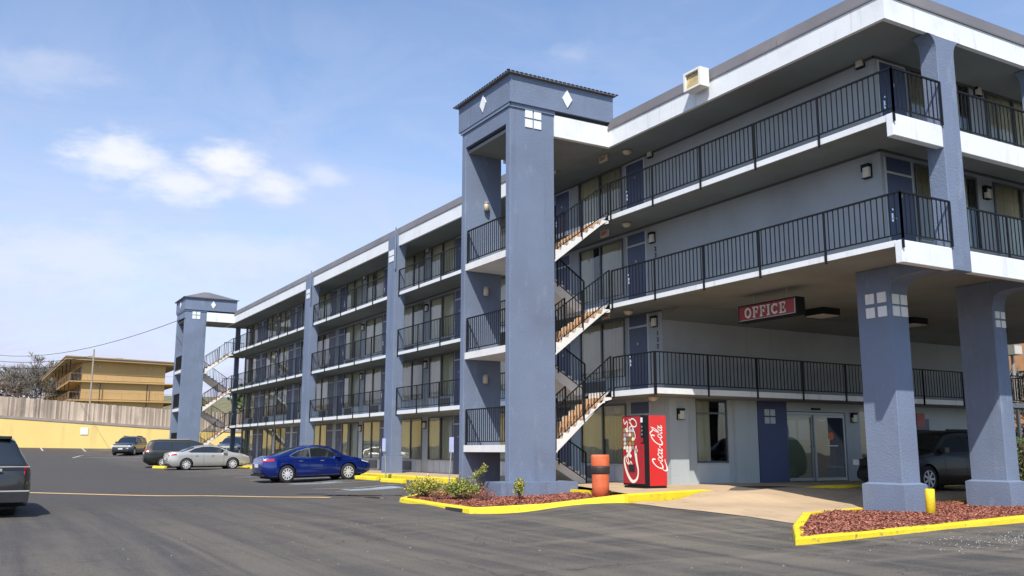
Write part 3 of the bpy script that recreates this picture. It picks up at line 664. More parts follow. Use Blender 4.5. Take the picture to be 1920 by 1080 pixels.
def window_module(w, full=False):
    s = SILL
    f = MB(); f.box((-.02, 0, s), (.04, w, s+.05)).box((-.02, 0, WH-.05), (.04, w, WH)).box((-.02, 0, s+.05), (.04, .05, WH-.05)).box((-.02, w-.05, s+.05), (.04, w, WH-.05)).box((-.025, w/2-.03, s+.05), (.045, w/2+.03, WH-.05))
    f = f.mesh('window', 'frame')
    p = []
    for k in (0, 1):
        g = MB(); y0 = .05 if k == 0 else w/2+.03; y1 = w/2-.03 if k == 0 else w-.05; g.face((.012, y0, WH-.05), (.012, y1, WH-.05), (.012, y1, s+.05), (.012, y0, s+.05)); p.append(g.mesh('pane', 'glass', False, False))
    bd = MB(); bd.box((-.012, 0, .02), (.02, w, s)); bd = bd.mesh('sill_panel', 'panel')
    st = MB()
    for i in range(5): y = w*i/4; st.box((-.022, max(0, y-.02), .02), (-.011, min(w, y+.02), s))
    st.box((-.05, -.02, s-.02), (.0, w+.02, s+.012)); st = st.mesh('sill', 'framelt')
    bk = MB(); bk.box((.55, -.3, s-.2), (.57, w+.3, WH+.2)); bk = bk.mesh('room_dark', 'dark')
    return f, p, bd, st, bk
ac = MB(); ac.box((-.06, 0, .10), (.02, 1.05, .50)); 
for i in range(9): ac.box((-.072, .04, .13+i*.04), (-.059, 1.01, .15+i*.04))
ACM = ac.mesh('air_conditioner', 'vent')
WM = {}
CU = {}
def put_door(P, rz, flip=False):
    fr, lf, tr, hd, pl = DM
    d = link('door', lf, B, P); d.rotation_euler = (0, 0, rz)
    if flip: d.scale = (1, -1, 1)
    for n_, me in (('door_frame', fr), ('transom', tr), ('handle', hd), ('peephole', pl)): link(n_, me, d)
    return d
wcount = 0
def put_window(P, rz, w, acx=None, level=1):
    global wcount; wcount += 1
    k = round(w, 2)
    if k not in WM: WM[k] = window_module(w)
    f, p, bd, st, bk = WM[k]
    o = link('window', f, B, P); o.rotation_euler = (0, 0, rz)
    for g in p: link('pane', g, o)
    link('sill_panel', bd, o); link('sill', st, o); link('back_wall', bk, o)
    r = random.Random(wcount*13+5)
    v = r.choice(['full', 'full', 'gap', 'gap', 'half', 'dark', 'full']) if w < 2.6 else 'full'
    half = w/2
    for side in (0, 1):
        cover = {'full': 1.0, 'gap': .8, 'half': 1.0 if side == 0 else .55, 'dark': .72}[v]; seed = r.randint(0, 5)
        mt = 'curtain2' if v == 'dark' and side else 'curtain'
        key = (k, cover, seed, mt)
        if key not in CU: CU[key] = curtain_mesh(half, WH-SILL, seed, cover, mt)
        c = link('curtain', CU[key], o); c.location = (0, side*half, SILL)
    if acx is not None: a = link('air_conditioner', ACM, o); a.location = (-.01, acx*w, 0)
    return o
LAMP = MB(); LAMP.box((-.13, -.11, .10), (0, .11, .17)).box((-.03, -.11, -.17), (0, .11, .10)).box((-.13, .09, -.0), (-.03, .11, .10)).box((-.12, -.11, -.17), (-.03, .11, -.155)); LAMP = LAMP.mesh('wall_lamp', 'black')
LENS = MB(); LENS.box((-.105, -.085, -.15), (-.031, .085, .095)); LENS = LENS.mesh('lamp_lens', 'lens')
def put_lamp(P, rz=0):
    o = link('wall_lamp', LAMP, B, P); o.rotation_euler = (0, 0, rz); link('lamp_lens', LENS, o); return o
DO = [(22.5, 0), (26.75, 0), (33.38, 1), (34.82, 0), (41.52, 1), (42.95, 0), (49.55, 1), (51.02, 0), (57.6, 1), (59.0, 0), (65.6, 1), (67.0, 0)]
for lv in (0, 1, 2, 3):
    z = SW if lv == 0 else FL[lv]
    for y, fl in DO:
        put_door((WX-.02, y+(.88 if fl else 0), z), 0, bool(fl))
    for i, (a, b) in enumerate(WI):
        put_window((WX-.02, a, z), 0, round(b-a, 1), (.12 if i % 2 else .42) if (i*7+lv*3) % 5 != 1 else None, lv)
    for y in (30.52, 38.6, 46.62, 54.75, 62.75): put_lamp((WX-.003, y, z+2.12))
    if lv > 0: put_lamp((WX-.003, 22.1, z+2.15))
for lv in (2, 3):
    z = FL[lv]
    for (a, b) in WINGW: put_window((b, 13.68, z), math.pi/2, 2.4, None if a < 22 else .4, lv)
    for x in (18.95, 26.3, 27.3): put_door((x, 13.68, z), math.pi/2)
    put_door((25.6, 13.68, z), math.pi/2)
    for x in (21.85, 30.2): put_lamp((x, 13.697, z+2.1), math.pi/2)
    put_lamp((WX-.003, 14.05, z+2.15))
# door rotation by +90 degrees maps +y of the module to -x: place by its far end
# ---- office front
q = MB(); q.box((19.12, WY2+.03, .5), (20.42, WY2+.07, .56)).box((19.12, WY2+.03, 2.37), (20.42, WY2+.07, 2.43)).box((19.12, WY2+.03, .56), (19.17, WY2+.07, 2.37)).box((20.37, WY2+.03, .56), (20.42, WY2+.07, 2.37)).box((19.17, WY2+.02, 1.98), (20.37, WY2+.07, 2.03))
ow = q.obj('office_window', 'frame', B)
q = MB(); q.face((19.17, WY2+.05, .56), (20.37, WY2+.05, .56), (20.37, WY2+.05, 1.98), (19.17, WY2+.05, 1.98)); q.obj('pane', 'glass', ow, fix=False)
q = MB(); q.face((19.17, WY2+.05, 2.03), (20.37, WY2+.05, 2.03), (20.37, WY2+.05, 2.37), (19.17, WY2+.05, 2.37)); q.obj('pane', 'glass', ow, fix=False)
cm = curtain_mesh(.75, 1.85, 3); c = link('curtain', cm, ow, (19.9, WY2+.16, .55)); c.rotation_euler = (0, 0, math.pi/2)
q = MB(); q.box((19.13, WY2-.01, SW+.02), (20.41, WY2-.001, .46)); q.obj('sill_panel', 'panel', ow)
# sliding entrance
q = MB(); y = WY2+.05
q.box((22.92, y, SW), (22.98, y+.06, 2.12)).box((25.68, y, SW), (25.74, y+.06, 2.12)).box((22.98, y, 2.04), (25.68, y+.06, 2.12))
ent = q.obj('entrance_frame', 'framelt', B)
for a, b, nm, yy, gm in ((22.98, 24.2, 'fixed_door_leaf', y, 'glass'), (24.2, 25.66, 'sliding_door_leaf', y-.07, 'glass2')):
    q = MB(); q.box((a, yy, SW+.02), (a+.06, yy+.05, 2.03)).box((b-.06, yy, SW+.02), (b, yy+.05, 2.03)).box((a+.06, yy, SW+.02), (b-.06, yy+.05, SW+.12)).box((a+.06, yy, 1.96), (b-.06, yy+.05, 2.03))
    l_ = q.obj(nm, 'framelt', ent)
    q = MB(); q.face((a+.06, yy+.025, SW+.12), (b-.06, yy+.025, SW+.12), (b-.06, yy+.025, 1.96), (a+.06, yy+.025, 1.96)); q.obj('pane', gm, ent, fix=False)
q = MB(); q.lathe([(.13, 0), (.13, .006)], (25.0, y-.05, 1.35), 20, 1); q.obj('round_sticker', 'orange', ent)
q = MB(); q.box((24.75, y-.052, 1.02), (25.3, y-.05, 1.05)); q.box((24.35, y-.052, 1.85), (24.75, y-.05, 1.87)); q.obj('door_label', 'logo', ent)
q = MB()
for i in range(3): q.box((24.38+i*.12, y+.32, 1.05), (24.42+i*.12, y+.34, 1.78))
q.obj('leaflet_rack', 'logo', ent)
for a, b in ((23.06, 23.5), (23.6, 24.1)):
    q = MB(); q.box((a, WY2+.125, 1.22), (b, WY2+.135, 1.85)); q.obj('notice_sheet', 'wall2', ent)
q = MB(); q.box((23.04, WY2+.14, SW+.1), (24.14, WY2+.15, 1.96)); q.obj('frosted_film', 'film', ent)
q = MB(); q.box((24.1, WY2-.01, 2.2), (24.5, WY2-.06, 2.26)); q.obj('door_sensor', 'black', ent)
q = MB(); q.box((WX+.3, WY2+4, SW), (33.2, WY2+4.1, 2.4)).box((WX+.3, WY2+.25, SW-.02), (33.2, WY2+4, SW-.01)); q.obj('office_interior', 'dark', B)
q = MB(); q.box((24.9, WY2+2.3, SW), (27.8, WY2+2.8, .95)); q.obj('reception_counter', 'tan', B)
# second office window, right of the entrance
q = MB(); q.box((26.45, WY2+.03, .45), (28.0, WY2+.07, .5)).box((26.45, WY2+.03, 2.2), (28, WY2+.07, SB[1])).box((26.45, WY2+.03, .5), (26.5, WY2+.07, 2.2)).box((27.95, WY2+.03, .5), (28, WY2+.07, 2.2))
ow2 = q.obj('office_window', 'framelt', B)
q = MB(); q.face((26.5, WY2+.05, .5), (27.95, WY2+.05, .5), (27.95, WY2+.05, 2.2), (26.5, WY2+.05, 2.2)); q.obj('pane', 'glass2', ow2, fix=False)
q = MB(); q.box((29.3, WY2-.04, SW), (30.1, WY2-.001, 2.0)); q.obj('service_door', 'navy', B)
q = MB(); q.box((29.4, WY2-.06, 1.7), (29.85, WY2-.041, 2.2)); q.obj('notice_board', 'signred', B)
put_lamp((18.3, WY2-.222, 1.94), math.pi/2); put_lamp((26.1, WY2-.003, 1.98), math.pi/2)
# room numbers stacked by the doors
def digits(txt, x, y, z, rot, size=.2, step=.2, parent=B, mt='black'):
    me0 = None
    for i, ch in enumerate(txt):
        me = text_mesh(ch, size, .008); me.materials.clear(); me.materials.append(M_[mt]); o = link('room_number', me, parent, (x, y, z-i*step)); o.rotation_euler = rot
digits('132', WX-.015, 22.0, 4.38, (math.pi/2, 0, -math.pi/2)); digits('23', WX-.015, 22.0, 7.0, (math.pi/2, 0, -math.pi/2))
# exit plates, dome lamps under the slabs, driveway ceiling lamps
for z in (RS-.12, SB[3]-.25, SB[2]-.1):
    q = MB(); q.box((16.72, 22.86, z-.12), (16.76, 23.26, z+.1)).box((16.73, 23.05, z+.1), (16.75, 23.08, z+.24)); e = q.obj('exit_sign', 'exit', B)
    me = text_mesh('EXIT', .15, .004); me.materials.clear(); me.materials.append(M_['exitr']); t_ = link('exit_lettering', me, e, (16.716, 23.06, z-.01)); t_.rotation_euler = (math.pi/2, 0, -math.pi/2)
for x, y, z in ((17.1, 22.3, RS), (17.1, 22.4, SB[3]), (17.1, 22.4, SB[2]), (17.1, 21.3, SB[1])):
    q = MB(); q.lathe([(.05, 0), (.15, -.02), (.14, -.07), (.09, -.13), (.02, -.15)], (x, y, z-.001), 16); q.obj('dome_lamp', 'creamlamp', B, True)
for x, y in ((21.65, 18.9), (25.75, 18.9), (30, 18.9)):
    q = MB(); q.box((x, y, 4.88), (x+.72, y+.72, SB[2]-.002)); l_ = q.obj('ceiling_lamp', 'black', B)
    q = MB(); q.box((x+.03, y+.03, 4.855), (x+.69, y+.69, 4.879)); q.obj('lamp_lens', 'lens', l_)
# floodlight on the roof edge
q = MB(); q.box((15.98, 17.62, 10.42), (16.3, 18.28, 10.47)).box((15.98, 17.62, 10.88), (16.3, 18.28, 10.94)).box((15.98, 17.62, 10.47), (16.3, 17.69, 10.88)).box((15.98, 18.21, 10.47), (16.3, 18.28, 10.88)).box((16.18, 17.69, 10.47), (16.3, 18.21, 10.88)).box((16.3, 17.8, 10.6), (16.45, 18.1, 10.8))
fl_ = q.obj('floodlight', 'flood', B, label='boxy white floodlight fixed on the roof edge')
q = MB(); q.prism([(16.0, 10.475), (16.07, 10.86), (16.178, 10.86), (16.178, 10.475)], 17.7, 18.2, 1); q.obj('lamp_lens', 'floodl', fl_)

# ---- stair towers
def tower(dy, full):
    y0, y1 = 22.35+dy, 25.15+dy; X0, X1 = 12.9, 14.42
    q = MB(); q.box((X0, y0, .0), (X1, y0+.25, 10.9)); f1 = q.obj('tower_fin', 'blue', B); bevel(f1, .015, 1)
    q = MB(); q.box((X0, y1, -.6), (X1-.22, y1+.25, 10.9)); f2 = q.obj('tower_fin', 'blue', B); bevel(f2, .015, 1)
    q = MB(); q.box((12.45, y0-.36, -.75), (14.93, y0+.62, .02)); o = q.obj('tower_plinth', 'blue', B); bevel(o, .03, 2)
    q = MB(); q.box((X0+.002, y0+.25, 10.32), (X1-.4, y1, 10.9)); q.obj('tower_header', 'blue', B)
    q = MB(); q.box((X0-.03, y0-.04, 10.78), (X1+.02, y0-.001, 10.9)).box((X0-.04, y0-.04, 10.80), (X0-.001, y1+.29, 10.9)); q.obj('tower_cornice', 'blue2', B)
    bx = MB(); bx.box((12.84, y0-.1, 10.9), (16.55, y1+.4, 11.74)); band = bx.obj('tower_band', 'blue', B)
    q = MB(); q.box((X1+.002, y0-.03, RS-.01), (16.52, y0+.12, 10.78)); q.obj('tower_fascia', 'white', B); q = MB(); q.box((X1+.002, y1+.13, RS-.01), (16.38, y1+.28, 10.78)); q.obj('tower_fascia', 'white', B)
    q = MB(); q.box((X1+.002, y0-.0, 10.781), (16.52, y0+.05, 10.899)); q.obj('tower_gap_shade_bar', 'dark', B)  # solid near-black bar paints the shade between fascia and band
    q = MB(); q.box((X0+.1, y0+.26, RS+.001), (16.49, y1-.01, RS+.1)); q.box((X1+.01, y0+.13, RS), (16.49, y0+.26, RS+.1)); q.obj('tower_ceiling', 'soffit', B)
    # diamonds
    q = MB(); cx, cz = 14.83, 11.34; q.prism([(cx-.18, cz), (cx, cz-.28), (cx+.18, cz), (cx, cz+.28)], y0-.13, y0-.101, 1); q.obj('diamond', 'white', band)
    q = MB(); cy = (y0+y1+.25)/2; q.prism([(cy-.2, cz), (cy, cz-.28), (cy+.2, cz), (cy, cz+.28)], 12.81, 12.839, 0); q.obj('diamond', 'white', band)
    emblem((13.41, y0, 10.24), (1, 0, 0), (0, 0, 1), .25, .05, (0, -1, 0), f1)
    # hipped metal roof with ribbed eave
    ax, bx_, ay, by, z = 12.72, 16.62, y0-.22, y1+.52, 11.75
    q = MB(); k = 0; q.v = [(ax, ay, z), (bx_, ay, z), (bx_, by, z), (ax, by, z), (ax, ay, z+.05), (bx_, ay, z+.05), (bx_, by, z+.05), (ax, by, z+.05), (ax+1.75, (ay+by)/2, z+.75), (bx_-1.75, (ay+by)/2, z+.75)]
    q.f = [(0, 1, 2, 3), (0, 1, 5, 4), (1, 2, 6, 5), (2, 3, 7, 6), (3, 0, 4, 7), (4, 5, 9, 8), (5, 6, 9), (6, 7, 8, 9), (7, 4, 8)]; q.mi = [0]*9
    rf = q.obj('tower_roof', 'roof', B)
    q = MB(); n = 26
    for i in range(n+1):
        x = ax+(bx_-ax)*i/n; q.box((x-.05, ay-.012, z+.03), (x+.05, ay+.02, z+.058))
    for i in range(23):
        y = ay+(by-ay)*i/22; q.box((ax-.012, y-.05, z+.03), (ax+.02, y+.05, z+.058))
    q.obj('roof_ribs', 'black', rf, kind='stuff')
    # landings
    for zt in (1.02, 3.80, 6.55):
        q = MB(); q.box((X0+.03, y0+.25, zt-.2), (X1+.08, y1, zt)); ld = q.obj('landing', 'whitestair', B)
        rail((X0+.08, y0+.3), (X0+.08, y1-.05), zt, sp=9, drop=0, h=1.05, bs=.125)
    # flights: near one climbs from the landing to the walkway, far one from the walkway below to the landing
    for i, (zl, zu) in enumerate(((1.02, FL[1]), (3.80, FL[2]), (6.55, FL[3]))):
        n = 9; xs, xe = X1+.08, FX-.03; dx = (xe-xs)/(n-1); dz = (zu-zl)/n
        for which in (0, 1):
            ya, yb = (y0+.12, y0+1.32) if which == 0 else (y0+1.5, y1-.02)
            if which == 0: Z = lambda j: zl+dz*j; xa = xs
            else:
                zlo = SW if i == 0 else FL[i]; dz2 = (zl-zlo)/n
            poly = []
            if which == 0:
                poly = [(xs, zl)]
                for j in range(n-1): poly += [(xs+dx*j, zl+dz*(j+1)), (xs+dx*(j+1), zl+dz*(j+1))]
                poly += [(xe, zu-.002), (xe, zu-.24), (xe-.25, zu-.30), (xs, zl-.22)]
                q = MB(); q.prism(poly, ya, ya+.12, 1); fl = q.obj('stair_flight', 'whitestair', B)
                q = MB(); p2 = [(x, z-.03) for x, z in poly]; q.prism(p2[:-4]+[(xe-.003, zu-.03), (xe-.003, zu-.2), (xs, zl-.19)], ya+.12, yb, 1); q.obj('stair_slab', 'whitestair', fl)
                for j in range(n-1):
                    q = MB(); x_ = xs+dx*j; q.box((x_-.02, ya+.121, zl+dz*j-.01), (x_-.001, yb-.1, zl+dz*(j+1)-.006)); q.box((x_-.001, ya+.121, zl+dz*(j+1)-.029), (x_+dx+.001, yb-.1, zl+dz*(j+1)-.006)); q.obj('step', 'tan', fl)
                rail((xs, ya+.02), (xe, ya+.02), zl+.10, z2=zu+.10, sp=1.2, drop=.25, h=.95, bottom=.02, bs=.13)
                rail((xs+.35, yb), (xe-.85, yb), zl+.25, z2=zl+.25+(zu-zl)*(xe-.85-xs-.35)/(xe-xs), sp=1.0, drop=.2, h=.9, bottom=.02, bs=.13)
            else:
                zb = zlo; poly = [(xs, zl-.002)]
                poly = [(xs, zl-.2), (xs, zl)]
                for j in range(n-1): poly += [(xs+dx*(j+1), zl-dz2*j), (xs+dx*(j+1), zl-dz2*(j+1))]
                poly += [(xe, zb+.0), (xe-.3, zb-.0 if i == 0 else zb-.08)]
                q = MB(); q.prism(poly, ya, yb, 1); fl = q.obj('stair_flight', 'whitestair', B)
                for j in range(n-1):
                    q = MB(); x_ = xs+dx*(j+1); q.box((x_-dx+.01, ya+.1, zl-dz2*j+.002), (x_, yb-.1, zl-dz2*j+.012)); q.obj('step', 'tan', fl)
                rail((xs, ya), (xe, ya), zl, z2=zb, sp=1.0, drop=.0, h=.92, bottom=.1, bs=.13)
        # storage tread visible as dark box under the rail end
    for z in (8.48, 5.75, 3.02):
        q = MB(); q.lathe([(.04, -.12), (.075, -.11), (.08, 0), (.075, .09), (.04, .11)], (13.6, y1-.11, z-.02), 12); l_ = q.obj('tower_lamp', 'creamlamp', B, True)
        q = MB(); q.box((13.56, y1-.08, z-.1), (13.64, y1-.001, z+.12)).lathe([(.08, .08), (.085, .1), (.05, .14)], (13.6, y1-.12, z), 12); q.obj('lamp_bracket', 'galv', l_)
tower(0, True); tower(46.9, False)
q = MB(); q.box((17.2, 71.6, -.1), (17.5, 71.9, SB[1])).box((17.2, 71.6, FL[1]), (17.5, 71.9, SB[2])).box((17.2, 71.6, FL[2]), (17.5, 71.9, SB[3])).box((17.2, 71.6, FL[3]), (17.5, 71.9, RS)); q.obj('end_post', 'blue', B)

# OFFICE sign: boxed, slab-serif letters made of strokes
SG = thing('office_sign', 'red box sign reading OFFICE in pale serif letters under the wing ceiling', 'sign', (18.1, 17.7, 4.55))
q = MB(); q.box((0, -1.05, -.23), (.3, 1.05, .23)); q.obj('sign_box', 'black', SG)
q = MB(); q.box((-.012, -1.0, -.19), (-.001, 1.0, .19)); q.obj('sign_face', 'signred', SG)
q = MB()
for a, b in (((-.018, -1.0, -.195), (-.002, 1.0, -.18)), ((-.018, -1.01, -.19), (-.002, -.985, .19))): q.box(a, b)
q.obj('sign_trim', 'framelt', SG)
for y_ in (-.6, .6):
    q = MB(); q.tube([(.15, y_, .23), (.15, y_, .53)], .012, 6); q.obj('sign_hanger', 'galv', SG)
def letter(strokes, cx, name='letter'):
    q = MB()
    for si, s in enumerate(strokes):
        pts = [Vector(p) for p in s[0]]; w = s[1]
        for gi, (a, b) in enumerate(zip(pts, pts[1:])):
            d = (b-a).normalized(); n = Vector((-d.y, d.x))*w/2; e = d*w*.35
            P = [a-e-n, b+e-n, b+e+n, a-e+n]; q.prism([(-(p.x+cx), p.y) for p in P], -.03-.0013*((gi+si*3) % 9), -.013, 0)
    return q.obj(name, 'signletter', SG)
H = .13
def arc(cx, cy, rx, ry, a0, a1, n=14): return [(cx+rx*math.cos(math.radians(a0+(a1-a0)*i/n)), cy+ry*math.sin(math.radians(a0+(a1-a0)*i/n))) for i in range(n+1)]
T_, t_ = .048, .03
LET = {
    'O': [(arc(0, 0, .095, H-.015, 0, 360, 20), T_)],
    'F': [([(-.05, -H), (-.05, H)], T_), ([(-.09, H), (.09, H)], t_), ([(.09, H), (.09, H-.06)], t_), ([(-.05, 0), (.05, 0)], t_), ([(-.09, -H), (-.01, -H)], t_), ([(.05, .03), (.05, -.03)], t_)],
    'I': [([(0, -H), (0, H)], T_), ([(-.045, H), (.045, H)], t_), ([(-.045, -H), (.045, -H)], t_)],
    'C': [(arc(.01, 0, .095, H-.015, 45, 315, 16), T_), ([(.085, .12), (.085, .06)], t_)],
    'E': [([(-.05, -H), (-.05, H)], T_), ([(-.09, H), (.09, H)], t_), ([(.09, H), (.09, H-.06)], t_), ([(-.05, 0), (.05, 0)], t_), ([(-.09, -H), (.1, -H)], t_), ([(.1, -H), (.1, -H+.06)], t_), ([(.05, .03), (.05, -.03)], t_)]}
for ch, cx in zip('OFFICE', (-.66, -.38, -.12, .09, .31, .58)): letter(LET[ch], cx)

# ------------------------------------------------------------------ vending machine
VM = thing('vending_machine', 'red drinks vending machine with white script lettering, standing by the office wall', 'vending machine', (15.6, 19.85, SW))
q = MB(); q.box((0.16, 0, .06), (.75, .95, 1.92)); o = q.obj('cabinet', 'red', VM); bevel(o, .012, 1)
q = MB(); q.box((0, 0, .07), (.158, .95, 1.92)).box((.02, .02, 0), (.73, .93, .06)); q.obj('door_edge', 'black', VM)
q = MB(); q.box((-.012, .13, .12), (-.001, .93, 1.9)).box((-.012, .01, .12), (-.001, .13, 1.17)); q.obj('front_panel', 'dred', VM)
q = MB(); q.box((-.02, .015, 1.18), (-.001, .125, 1.88)); pn = q.obj('coin_panel', 'black', VM)
q = MB(); q.box((-.026, .035, 1.73), (-.021, .115, 1.86)); q.obj('display', 'logo', pn)
for z_ in (1.62, 1.52, 1.42): q = MB(); q.box((-.026, .05, z_-.03), (-.021, .09, z_+.02)); q.obj('button', 'galv', pn)
q = MB(); q.box((-.03, .03, 1.2), (-.021, .12, 1.32)); q.obj('coin_return', 'dred', pn)
q = MB(); q.box((-.02, .42, .42), (-.013, .68, .62)); q.obj('delivery_slot', 'under', VM)
def ribbon(strokes, fmap, name, m, parent, th=.004):
    q = MB()
    for pts, w in strokes:
        P = []
        n = len(pts)
        for i in range(n-1):
            p0, p1, p2_, p3 = pts[max(i-1, 0)], pts[i], pts[i+1], pts[min(i+2, n-1)]
            for k in range(5):
                t = k/5; P.append(tuple(.5*((2*p1[c])+(-p0[c]+p2_[c])*t+(2*p0[c]-5*p1[c]+4*p2_[c]-p3[c])*t*t+(-p0[c]+3*p1[c]-3*p2_[c]+p3[c])*t**3) for c in (0, 1)))
        P.append(pts[-1]); m_ = len(P); base = len(q.v)
        for i, p in enumerate(P):
            a = P[max(i-1, 0)]; b = P[min(i+1, m_-1)]; dx, dy = b[0]-a[0], b[1]-a[1]; l = math.hypot(dx, dy) or 1
            ww = w if not isinstance(w, tuple) else interp(i/(m_-1), w[0])
            q.v += [fmap(p[0]-dy/l*ww/2, p[1]+dx/l*ww/2), fmap(p[0]+dy/l*ww/2, p[1]-dx/l*ww/2)]
        for i in range(m_-1): q.f.append((base+2*i, base+2*i+1, base+2*i+3, base+2*i+2)); q.mi.append(0)
    return q.obj(name, m, parent, fix=False)
def loop(cx, cy, rx, ry, n=12, a0=60): return [(cx+rx*math.cos(math.radians(a0+360*i/n)), cy+ry*math.sin(math.radians(a0+360*i/n))) for i in range(n+2)]
th = .19
SCRIPT = [([(1.95, 1.55), (1.75, 2.1), (1.15, 2.15), (.5, 1.5), (.3, .7), (.6, .05), (1.25, .05), (1.8, .55)], .26),
          ([(.45, .25), (.2, -.45), (.7, -.95), (1.6, -.85), (2.6, -.5), (3.1, -.55)], ([(0, .1), (.4, .32), (1, .05)],)),
          (loop(2.45, .5, .38, .46), th), ([(3.75, .85), (3.45, 1.0), (3.1, .7), (3.12, .15), (3.5, .02), (3.85, .25)], th),
          (loop(4.3, .5, .33, .46), th), ([(4.82, 1.0), (4.76, .5), (4.78, .12), (5.0, .0), (5.25, .2)], th),
          ([(5.3, .55), (5.75, .55)], .2),
          ([(7.6, 1.6), (7.5, 2.2), (6.9, 2.3), (6.2, 1.6), (6.0, .7), (6.3, .05), (6.95, .05), (7.45, .5)], .26),
          ([(6.9, 2.3), (7.8, 2.6), (8.7, 2.1), (9.5, 2.5)], ([(0, .05), (.5, .22), (1, .04)],)),
          (loop(8.1, .5, .38, .46), th), ([(8.75, .3), (9.35, 1.6), (9.3, 2.2), (8.95, 2.0), (8.85, .8), (9.0, .05), (9.35, .15)], .2),
          (loop(9.85, .5, .33, .46), th), ([(10.4, 1.0), (10.32, .5), (10.34, .12), (10.55, .0), (10.9, .3)], th)]
# side panel faces -Y: text reads upwards, letters' tops towards the left
k_ = 1.2/11
ribbon(SCRIPT, lambda u, v: (.60-v*k_*1.42, -.004, .46+u*k_+v*k_*.5), 'script_lettering', 'logo', VM)
# front graphics: big pale ribbon, cropped script and cluster of bottles
def FR(u, v): return (-.016, .93-u, v)          # u to the right seen from the front, v up
ribbon([([(.60, 1.12), (.56, .95), (.60, .7), (.66, .45), (.6, .25), (.42, .17), (.24, .3), (.1, .55), (.06, .75), (.1, .85)], ([(0, .03), (.12, .1), (.35, .05), (.6, .09), (.8, .07), (1, .02)],)),
        ([(.55, 1.02), (.63, 1.0), (.57, .93)], .05), ([(.12, .82), (.16, .7), (.25, .62), (.22, .78), (.14, .84)], .03), ([(.28, .6), (.34, .7), (.42, .55), (.38, .42)], .03),
        ([(.30, 1.72), (.42, 1.84), (.58, 1.78), (.62, 1.66), (.5, 1.62), (.38, 1.7), (.3, 1.84)], .035), ([(.05, 1.84), (.1, 1.7), (.2, 1.78), (.22, 1.62), (.1, 1.55)], .03),
        ([(.28, 1.58), (.4, 1.64), (.5, 1.52), (.56, 1.36), (.5, 1.28)], .03)], FR, 'pale_ribbon', 'cream', VM)
r_ = random.Random(3)
cols = ['galv', 'leafd', 'tape', 'panel', 'curtain', 'gold', 'leaf']
for i in range(5):
    for j in range(4):
        u, v = .06+j*.12+r_.uniform(-.01, .01), 1.02+i*.115; q = MB()
        pr = [(0, 0), (.045, 0), (.05, .05), (.03, .08), (.02, .1), (0, .1)]
        q.prism([(.93-u+s*a-.03, v+b) for s, a, b in [(1, .045, 0), (1, .05, .05), (1, .02, .085), (1, .018, .1), (-1, .018, .1), (-1, .02, .085), (-1, .05, .05), (-1, .045, 0)]], -.022, -.0135, 0)
        q.obj('bottle_picture', r_.choice(cols), VM)
for i, (u, v) in enumerate(((.2, .98), (.33, 1.0), (.22, .86), (.33, .84), (.28, .92))):
    q = MB(); q.lathe([(.05, 0), (.05, -.006)], (-.0135, .93-u, v), 7, 0); q.obj('ice_picture', 'logo' if i % 2 else 'cream', VM)

# ------------------------------------------------------------------ bollards
def bollard_orange(x, y):
    z = zf1(x, y)-.02
    t = thing('bollard', 'fat orange bollard with a wider cap and a black tape band, beside the stair tower', 'bollard', (x, y, z))
    q = MB(); q.lathe([(.205, 0), (.21, .3), (.215, .66), (.215, .72)], (0, 0, 0), 28); q.obj('post', 'orange', t, True)
    q = MB(); q.lathe([(.222, .78), (.228, .8), (.228, 1.02), (.222, 1.055), (.19, 1.065)], (0, 0, 0), 28); q.obj('cap', 'orange', t, True)
    q = MB(); q.lathe([(.222, .6), (.232, .62), (.228, .7), (.235, .74), (.224, .785)], (0, 0, 0), 28); q.obj('tape_band', 'tape', t, True)
bollard_orange(13.55, 19.0)
def bollard_y(x, y, z, h, label):
    t = thing('bollard', label, 'bollard', (x, y, z)); q = MB(); q.lathe([(.1, 0), (.1, h-.03), (.09, h-.005), (.06, h)], (0, 0, 0), 20); q.obj('post', 'yellow', t, True); return t
b_ = bollard_y(18.2, 13.28, -.6, .66, 'short yellow bollard in the mulch against the near driveway pillar'); b_.rotation_euler = (.0, .03, 0)
bollard_y(22.75, 13.0, -.6, .62, 'short yellow bollard beside the clipped hedge at the right edge')

# ------------------------------------------------------------------ parking signs, wheel stops, painted bays
def psign(x, y, ztop, lean, label):
    g = GZ(x, y); t = thing('parking_sign', label, 'sign', (x, y, g))
    q = MB(); q.tube([(lean, 0, 0), (0, 0, ztop-g)], .022, 6); q.obj('post', 'galv', t)
    q = MB(); q.box((-.035, -.16, ztop-g-.5), (-.022, .16, ztop-g+.02)); o = q.obj('sign_plate', 'lav', t)
    q = MB(); q.box((-.038, -.12, ztop-g-.46), (-.0355, .12, ztop-g-.44)); q.obj('plate_border', 'logo', t)
psign(14.62, 29.3, 1.30, -.12, 'pale lavender parking sign plate on a leaning post next to the near stair tower')
psign(14.7, 35.6, 1.32, .1, 'pale parking sign plate on a leaning post in front of the nearer plain column')
def wstop(x, y0, y1, z, label, rz=0):
    t = thing('wheel_stop', label, 'wheel stop', (x, (y0+y1)/2, z), rz, None); L = abs(y1-y0)/2
    q = MB(); pr = [(-.11, 0), (-.09, .12), (-.05, .155), (.05, .155), (.09, .12), (.11, 0)]; q.prism(pr, -L, L, 1); o = q.obj('block', 'yellow', t); bevel(o, .015, 1)
wstop(14.0, 34.7, 36.6, GZ(14, 35.6), 'yellow concrete wheel stop under the nose of the blue sedan', .06)
wstop(13.95, 31.9, 33.8, GZ(14, 33), 'yellow concrete wheel stop nearest the mulch bed', .04)
wstop(10.4, 60.1, 61.6, GZ(10.4, 60.8), 'yellow kerb block on the asphalt behind the dark minivan', .3)
wstop(15.0, 55.2, 57.0, GZ(15, 56), 'yellow wheel stop ahead of the silver sedan')
